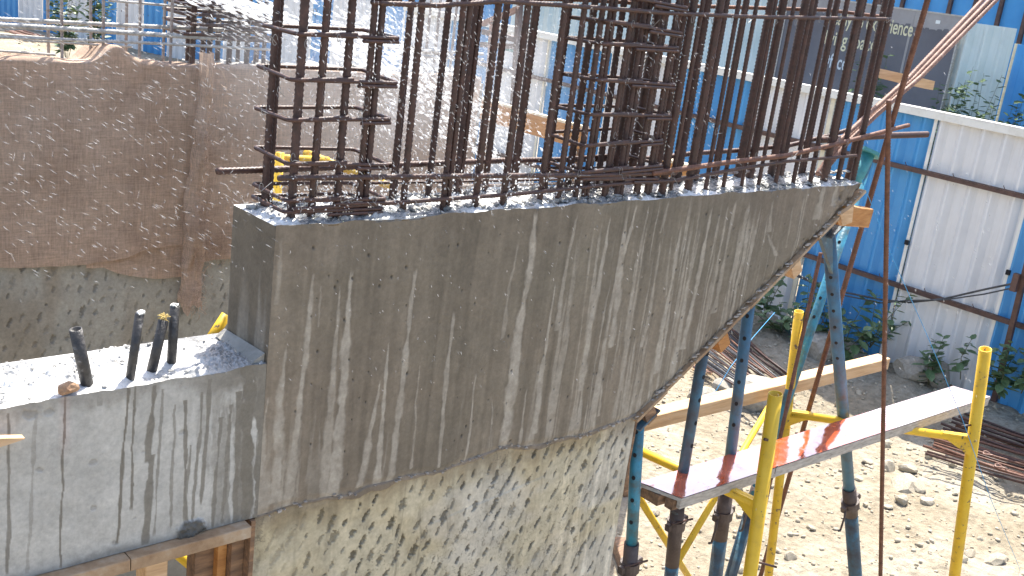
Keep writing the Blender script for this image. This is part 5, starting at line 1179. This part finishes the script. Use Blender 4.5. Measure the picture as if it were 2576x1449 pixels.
# pale wood piece wedged in the diagonal bundle
a = onY(2203, 182, 2.62); b = onY(2340, 214, 2.62); mb = MB()
V = []
for k, t in enumerate((0, .3, .6, 1.)):
    p = a + (b - a) * t; h = .019 + random.uniform(-.003, .003); V += [p + (0, -.02, -h), p + (0, .02, -h), p + (0, .02, h), p + (0, -.02, h)]
mb.add(V, [[0, 1, 2, 3], [15, 14, 13, 12]] + [[4 * k + i, 4 * k + 4 + i, 4 * k + 4 + (i + 1) % 4, 4 * k + (i + 1) % 4] for k in range(3) for i in range(4)])
solo('wood_chock', mb, MT['timber'], 'pale wooden chock wedged behind the slanting bar bundle', 'chock', org=a)

# ------------------------------------------------------------------ rebar piles
def pile(name, n, p0a, p0b, p1a, p1b, z, wpx, mats, label, group, layers=3, seed=3, hooks=0):
    rd = random.Random(seed)
    for k in range(n):
        t = (k + rd.random() * .8) / n; t2 = min(1, max(0, t + rd.uniform(-.08, .08)))
        lay = rd.randrange(layers)
        a = onZ(p0a[0] + (p0b[0] - p0a[0]) * t, p0a[1] + (p0b[1] - p0a[1]) * t, z + .03 * lay); b = onZ(p1a[0] + (p1b[0] - p1a[0]) * t2, p1a[1] + (p1b[1] - p1a[1]) * t2, z + .03 * lay)
        a = a + (b - a) * rd.uniform(-.06, .06)
        r_ = wpx * depth(a) / FPX / 2 * rd.uniform(.8, 1.1)
        md = (a + b) / 2 + np.array([0, 0, rd.uniform(-.02, .0)])
        mb = MB(); mb.tube([a, md, b], r_, 6); solo('loose_rebar', mb, MT[rd.choice(mats)], ORD[k] + ' ' + label, 'rebar', group, True, org=a)
pile('r', 24, (2425, 1022), (2318, 1140), (2700, 1120), (2700, 1255), .12, 7, ['rust2', 'rust2', 'rust'], 'bar from the far side in the rusty heap beneath the outer plank end', 'rusty bars heaped at the right', 3, 3)
for k, y in enumerate((1182, 1150)):
    p = onZ(2515 - k * 30, y, .16); mb = MB(); mb.tube([p + (math.cos(t) * .02, math.sin(t) * .05, .03 + math.sin(t * 2) * .01) for t in np.linspace(0, 5.2, 14)], .009, 6); solo('wire_ring', mb, MT['rust3'], '%s rusty bent ring lying on the heap of bars at the right' % ('nearer' if k == 0 else 'farther'), 'ring', 'bent rings on the bar heap')
pile('r', 26, (1850, 822), (1745, 905), (2010, 960), (1900, 1000), .14, 5, ['rust2', 'rust', 'steel', 'steel'], 'bar from the far side in the rusty heap seen between the blue props', 'rusty bars heaped behind the props', 4, 5)
pile('r', 10, (1752, 890), (1740, 930), (1800, 915), (1790, 945), .10, 5, ['rust3', 'timber'], 'bar from the far side in the short pale heap behind the wall foot', 'short bars behind the wall foot', 2, 6)
pile('r', 8, (14, 78), (60, 76), (62, 91), (112, 91), .15, 3.5, ['rust2', 'rust3'], 'bar from the left in the rusty heap before the distant fence', 'far rusty bars', 2, 7)

# ------------------------------------------------------------------ stones and boulders
STN = [rock_v(1, 200 + k, 2, .8) for k in range(7)]
SM = [mesh_from('stone', V, F, MT['stone']) for V, F in STN]; BMh = [mesh_from('boulder', V, F, MT['boulder'], False) for V, F in [rock_v(1, 300 + k, 2, .9) for k in range(5)]]
big = [(1840, 965, .24, 'flat grey boulder by the bar heap behind the props'), (1905, 985, .30, 'long pale slab of rubble behind the timber'), (1780, 975, .16, 'small grey boulder at the end of the bar heap'), (2300, 975, .26, 'grey boulder at the fence foot left of the white sheet weeds'), (2345, 985, .22, 'rounded boulder below the white fence sheet'), (2410, 965, .30, 'broad boulder at the fence foot beyond the plank end'), (2060, 905, .28, 'boulder under the weeds behind the blue props'), (2120, 915, .2, 'small boulder under the timber end')]
for k, (x, y, s_, lab) in enumerate(big):
    p = onZ(x, y, .12); o = link('boulder', BMh[k % 5], None, (p[0], p[1], gz(p[0], p[1]) + s_ * .25)); o.scale = (s_, s_, s_ * .8); o.rotation_euler = (0, 0, k * 1.3); setp(o, lab, 'boulder')
st_ = [(2235, 1175, 0.095, 'flat pale stone nearest the free standing bar'), (2285, 1180, 0.101, 'pale rounded stone right of the free standing bar'), (2275, 1225, 0.121, 'largest pale stone in the cluster right of the free bar'), (2310, 1232, 0.095, 'pale stone at the right of the cluster below the bar heap'), (2265, 1262, 0.081, 'small pale stone at the lower side of the cluster'), (2330, 1265, 0.068, 'small pale stone at the lower right of the cluster'), (1850, 1045, .07, 'grey stone under the timber between the two blue props'), (1990, 1400, .06, 'stone on bright earth beneath the plank'), (2040, 1330, .05, 'small tan stone left of the prop handle'), (2500, 1420, .07, 'pale stone near the end of the blue string'), (2440, 1400, .05, 'small stone left of the end of the blue string'), (1810, 1395, .05, 'small stone between the near yellow pole and the props'), (1640, 1290, .06, 'stone beside the first blue prop'), (2230, 1110, .08, 'pale stone at the left tip of the right bar heap')]
for k, (x, y, s_, lab) in enumerate(st_):
    p = onZ(x, y, .0); o = link('stone', SM[k % 7], None, (p[0], p[1], gz(p[0], p[1]) + s_ * .2)); o.scale = (s_ * 1.2, s_, s_ * .8); o.rotation_euler = (random.random() * .4, random.random() * .4, k * 1.7); setp(o, lab, 'stone')
cnt = 0
while cnt < 220:
    x = random.uniform(3.2, 11); y = random.uniform(.8, 8.5)
    if x - 2.4 < (y - 2.4) * .4 and y > 2.3 and x < 4: continue
    s_ = random.choice([.025, .03, .03, .04, .05]); o = link('stone', SM[cnt % 7], None, (x, y, float(gz(x, y)) + s_ * .25)); o.scale = (s_ * random.uniform(.9, 1.5), s_, s_ * random.uniform(.5, .9)); o.rotation_euler = (random.random() * .6, random.random() * .6, random.random() * 6.28)
    setp(o, 'small loose stone scattered on the dry earth', 'stone', 'small scattered stones'); cnt += 1
R0v = [rock_v(1, 400 + k, 1, .7) for k in range(10)]
VV = [np.array(v) for v, _ in R0v]; FF = [np.array(f) for _, f in R0v]
av, af = [], []; base_ = 0
for k in range(9000):
    if k < 7000: x = 2.6 + random.random() * 9; y = .4 + random.random() * 8.5
    else: x = random.uniform(5, 30); y = random.uniform(9, 34)
    s_ = abs(random.gauss(0, .010)) + .006
    if k >= 7000: s_ *= 2.2
    j = random.randrange(10); a = random.random() * 6.28; ca, sa = math.cos(a), math.sin(a); v = VV[j] * s_ * np.array([1, 1, .8])
    v = np.stack([v[:, 0] * ca - v[:, 1] * sa, v[:, 0] * sa + v[:, 1] * ca, v[:, 2]], -1) + np.array([x, y, float(gz(x, y)) + s_ * .25])
    av.append(v); af.append(FF[j] + base_); base_ += len(v)
def tri_obj(name, V, F, mat):
    me = bpy.data.meshes.new(name); V = V.astype(np.float32); F = F.astype(np.int32)
    me.vertices.add(len(V)); me.vertices.foreach_set('co', V.ravel()); me.loops.add(F.size); me.loops.foreach_set('vertex_index', F.ravel())
    me.polygons.add(len(F)); me.polygons.foreach_set('loop_start', np.arange(0, F.size, F.shape[1], dtype=np.int32)); me.update(calc_edges=True); me.materials.append(mat); me.validate(); return link(name, me)
o = tri_obj('gravel', np.concatenate(av), np.concatenate(af), MT['stone']); setp(o, 'fine stony rubble strewn over the dry earth', 'gravel', kind='stuff')

# ------------------------------------------------------------------ weeds
def leaf_geo(L, W):
    return [(0, 0, 0), (W * .5, L * .35, .02 * L), (W * .42, L * .7, .0), (0, L, -.08 * L), (-W * .42, L * .7, 0), (-W * .5, L * .35, .02 * L), (0, L * .4, -.06 * L)], [[0, 1, 6], [1, 2, 6], [2, 3, 6], [3, 4, 6], [4, 5, 6], [5, 0, 6]]
LV, LF = leaf_geo(1, .55)
LM = mesh_from('leaf', LV, LF, MT['leaf']); LM2 = mesh_from('leaf', LV, LF, MT['leaf2'])
def weed(base, h, nst, nl, L, label, group, spread=.12, sep=True, mat='leaf', cat='weed'):
    t = thing('weed', base, label, cat, group); mb = MB(); lf = MB(); base = np.asarray(base, float); rd = random
    for s_ in range(nst):
        top = np.array([rd.gauss(0, spread), rd.gauss(0, spread), h * rd.uniform(.6, 1)]); mid = top * .5 + np.array([rd.gauss(0, .03), rd.gauss(0, .03), 0])
        pts = [base, base + mid, base + top]; mb.tube(pts, .006, 5, r_end=.002)
        for k in range(nl):
            u = .15 + .85 * (k + rd.random()) / nl; p = (mid * 2 * u if u < .5 else mid + (top - mid) * (u - .5) * 2)
            a = k * 2.4 + rd.random(); R_ = Matrix.Rotation(a, 3, 'Z') @ Matrix.Rotation(rd.uniform(-.5, .6), 3, 'X') @ Matrix.Rotation(rd.uniform(-.4, .4), 3, 'Y'); s2 = L * rd.uniform(.6, 1.15) * (1.1 - .5 * u)
            if sep:
                o = link('leaf', LM if mat == 'leaf' else LM2, t); o.matrix_local = Matrix.Translation(Vector(p)) @ R_.to_4x4() @ Matrix.Scale(s2, 4)
            else: lf.add([np.array(R_ @ Vector(q)) * s2 + p + base for q in LV], LF)
    mb.build('stem', MT['stem'], t)
    if not sep:
        o = lf.build('foliage', MT[mat], t); o['kind'] = 'stuff'
    return t
def gb(px, py, X_): 
    p = onX(px, py, X_); return (p[0], p[1], max(float(gz(p[0], p[1])), p[2]) - .02)
weed(gb(2335, 972, XF - .25), .58, 3, 22, .19, 'leafy weed before the white fence sheet, left of the thin one', 'weeds at the fence foot', .07)
weed(gb(2417, 950, XF - .22), .56, 1, 22, .17, 'single thin upright weed before the white fence sheet', 'weeds at the fence foot', .03)
weed(gb(2515, 1000, XF - .3), .65, 4, 20, .17, 'bushy weed before the blue sheet behind the far yellow pole', 'weeds at the fence foot', .10)
weed(gb(2570, 985, XF - .25), .60, 3, 20, .17, 'weed cut by the right edge before the blue sheet', 'weeds at the fence foot', .10)
weed(gb(2110, 905, XF - .5), .85, 6, 17, .20, 'large bushy weed before the blue fence sheet behind the props', 'weeds at the fence foot', .30, False)
weed(gb(2190, 870, XF - .3), .70, 5, 15, .19, 'spreading creeper at the fence foot left of the white sheet', 'weeds at the fence foot', .26, False)
weed(gb(2010, 905, XF - .6), .85, 5, 17, .20, 'dark bushy weed behind the slanted blue prop', 'weeds at the fence foot', .28, False)
weed(gb(1950, 900, XF - .4), .55, 5, 13, .18, 'low weed behind the second blue prop, by the boulders', 'weeds at the fence foot', .2, False)
weed(gb(1925, 790, XF - .3), .75, 4, 14, .17, 'weed between the overhang and the second blue prop', 'weeds at the fence foot', .2, False)
for k, (px, pz, lab) in enumerate(((2400, 3.15, 'thin shrub before the dark billboard edge'), (2440, 3.2, 'grey-green shrub before the pale green sheet'), (2500, 3.2, 'tall twiggy shrub before the blue strip of hoarding'), (2560, 3.3, 'dusty shrub before the white hoarding at the right edge'), (2150, 3.2, 'slim green shrub before the billboard lettering'), (2330, 2.9, 'low shrub below the wooden chock'))):
    q = onX(px, 260, 13.3); weed((13.3 + .1 * k, q[1], 0.0), pz + .30, 14, 60, .18, lab, 'shrubs behind the fence', .22, False, 'leaf2', 'shrub')
for k, px in enumerate((170, 245)):
    q = onY(px, 60, 28.0); weed((q[0], 28.0, 0), 3.4, 10, 36, .28, '%s leafy bush before the distant fence' % ('left' if k == 0 else 'right'), 'bushes before the distant fence', .3, False, 'leaf', 'bush')

# ------------------------------------------------------------------ water spray
def spray(n, sampler, seed):
    rd = np.random.default_rng(seed); base = np.array([[1, 0, 0], [-1, 0, 0], [0, 1, 0], [0, -1, 0], [0, 0, 1], [0, 0, -1]], float)
    tri = np.array([[0, 2, 4], [2, 1, 4], [1, 3, 4], [3, 0, 4], [2, 0, 5], [1, 2, 5], [3, 1, 5], [0, 3, 5]])
    V, F = [], []
    for k in range(n):
        px, py, Yp, Lpx, Wpx, ang = sampler(rd)
        p = onY(px, py, Yp); s_ = depth(p) / FPX
        # travel direction lies mostly along the wall, falling
        d = RT * math.cos(ang) - UP * math.sin(ang) + FW * rd.normal(0, .25); d /= np.linalg.norm(d)
        a = np.cross(d, (0, 0, 1)); a /= np.linalg.norm(a); b = np.cross(d, a)
        L = Lpx * s_ / 2; W_ = Wpx * s_ / 2
        Mx = np.stack([d * L, a * W_, b * W_]); V.append(base @ Mx + p); F.append(tri + 6 * k)
    return np.concatenate(V), np.concatenate(F)
def s_left(r):
    px = r.uniform(-20, 720); py = r.uniform(10, 760) ** 1.0
    if py > 640 and r.random() < .75: py = r.uniform(60, 600)
    return px, py, r.uniform(2.0, 3.9), r.uniform(12, 30), r.uniform(1.5, 2.5), r.normal(.50, .10) if r.random() < .85 else r.normal(1.0, .5)
def s_cage(r):
    px = r.normal(960, 190); py = r.uniform(0, 540); return px, py, r.uniform(2.0, 4.2), r.uniform(5, 15), r.uniform(1.8, 3.4), r.normal(.85, .35) if px > 850 else r.normal(1.2, .8)
def s_mist(r):
    t = r.random(); cx = 860 + 420 * t; cy = 60 + 330 * t ** 1.1; return r.normal(cx, 60), r.normal(cy, 62), r.uniform(2.7, 4.2), r.uniform(5, 24), r.uniform(2.4, 6.5), r.normal(.60, .22)
def s_mid(r):
    return r.uniform(950, 1800), r.triangular(0, 150, 470), r.uniform(2.0, 3.2), r.uniform(6, 13), r.uniform(1.6, 2.6), r.normal(.75, .4)
def s_base(r):
    px = r.uniform(680, 1500); return px, 500 - (px - 680) * .06 + r.normal(0, 28), r.uniform(2.36, 2.75), r.uniform(3, 9), r.uniform(2.5, 6), r.uniform(0, 3.1)
def s_face(r):
    px = r.uniform(560, 2500); py = r.uniform(430, 1000) if r.random() < .8 else r.uniform(0, 1400); return px, py, r.uniform(1.7, 2.3), r.uniform(5, 12), r.uniform(1.4, 2.2), r.normal(1.0, .3)
def s_jet(r):
    t = r.random(); cx = 470 + 560 * t; cy = -20 + 195 * t ** 1.25; return r.normal(cx, 14), r.normal(cy, 9 + 22 * t), r.uniform(2.9, 3.5), r.uniform(18, 55), r.uniform(3, 9), r.normal(.42, .10)
def s_jet2(r):
    px = r.uniform(455, 760); return px, (px - 455) * .35 + r.normal(10, 38), r.uniform(2.6, 4.0), r.uniform(10, 30), r.uniform(2, 4), r.normal(.42, .1)
def emit_spray(name, sets, mat, label):
    VV, F2, off = [], [], 0
    for n, fn, sd in sets:
        v, f = spray(n, fn, sd); VV.append(v); F2.append(f + off); off += len(v)
    o = tri_obj(name, np.concatenate(VV), np.concatenate(F2), MT[mat]); setp(o, label, 'water', kind='stuff')
emit_spray('water_spray', ((750, s_left, 1), (3000, s_cage, 2), (1300, s_mist, 3), (1500, s_mid, 4), (420, s_face, 6), (160, s_jet2, 8)), 'water', 'fine spray of water drops falling across the bars and burlap')
emit_spray('water_jet', ((900, s_mist, 13), (1100, s_base, 5), (480, s_jet, 7), (160, s_cage, 9)), 'water_jet', 'white jet of hose water breaking up against the left bars')

# mist hanging in the spray between the two walls
mb = MB(); V, F = rock_v(1, 900, 2, 1.0)
bm = bmesh.new(); bmesh.ops.create_icosphere(bm, subdivisions=3, radius=1.0); V = [np.array(v.co) for v in bm.verts]; F = [[x.index for x in f.verts] for f in bm.faces]; bm.free()
mc = onY(1020, 210, 3.45); mb.add([p * np.array([.95, .62, .50]) + mc for p in V], F)
m = bpy.data.materials.new('water_mist'); m.use_nodes = True; n = m.node_tree.nodes; l = m.node_tree.links; n.remove(n['Principled BSDF'])
pv = n.new('ShaderNodeVolumePrincipled'); pv.inputs['Color'].default_value = (.97, .98, 1, 1); pv.inputs['Anisotropy'].default_value = .3
tc = n.new('ShaderNodeTexCoord'); mp = n.new('ShaderNodeMapping'); l.new(tc.outputs['Object'], mp.inputs[0]); mp.inputs['Scale'].default_value = (1 / .95, 1 / .62, 1 / .50)
ln = node(n, 'ShaderNodeVectorMath', operation='LENGTH'); l.new(mp.outputs[0], ln.inputs[0])
mr = node(n, 'ShaderNodeMapRange', i_1=.05, i_2=1.0, i_3=1.0, i_4=0.0); l.new(ln.outputs['Value'], mr.inputs[0])
tn = node(n, 'ShaderNodeTexNoise', i_Scale=3.5, i_Detail=3); l.new(tc.outputs['Object'], tn.inputs['Vector'])
t2 = node(n, 'ShaderNodeMapRange', i_1=.4, i_2=.65, i_3=.15, i_4=1.0); l.new(tn.outputs['Fac'], t2.inputs[0])
ml = node(n, 'ShaderNodeMath', operation='MULTIPLY'); l.new(mr.outputs[0], ml.inputs[0]); l.new(t2.outputs[0], ml.inputs[1])
m3 = node(n, 'ShaderNodeMath', operation='MULTIPLY', i_1=.85); l.new(ml.outputs[0], m3.inputs[0])
l.new(m3.outputs[0], pv.inputs['Density']); l.new(pv.outputs[0], n['Material Output'].inputs['Volume'])
o = mb.build('water_mist', m, None, True, mc); setp(o, 'pale mist of hose spray hanging behind the left bars', 'mist', kind='stuff')
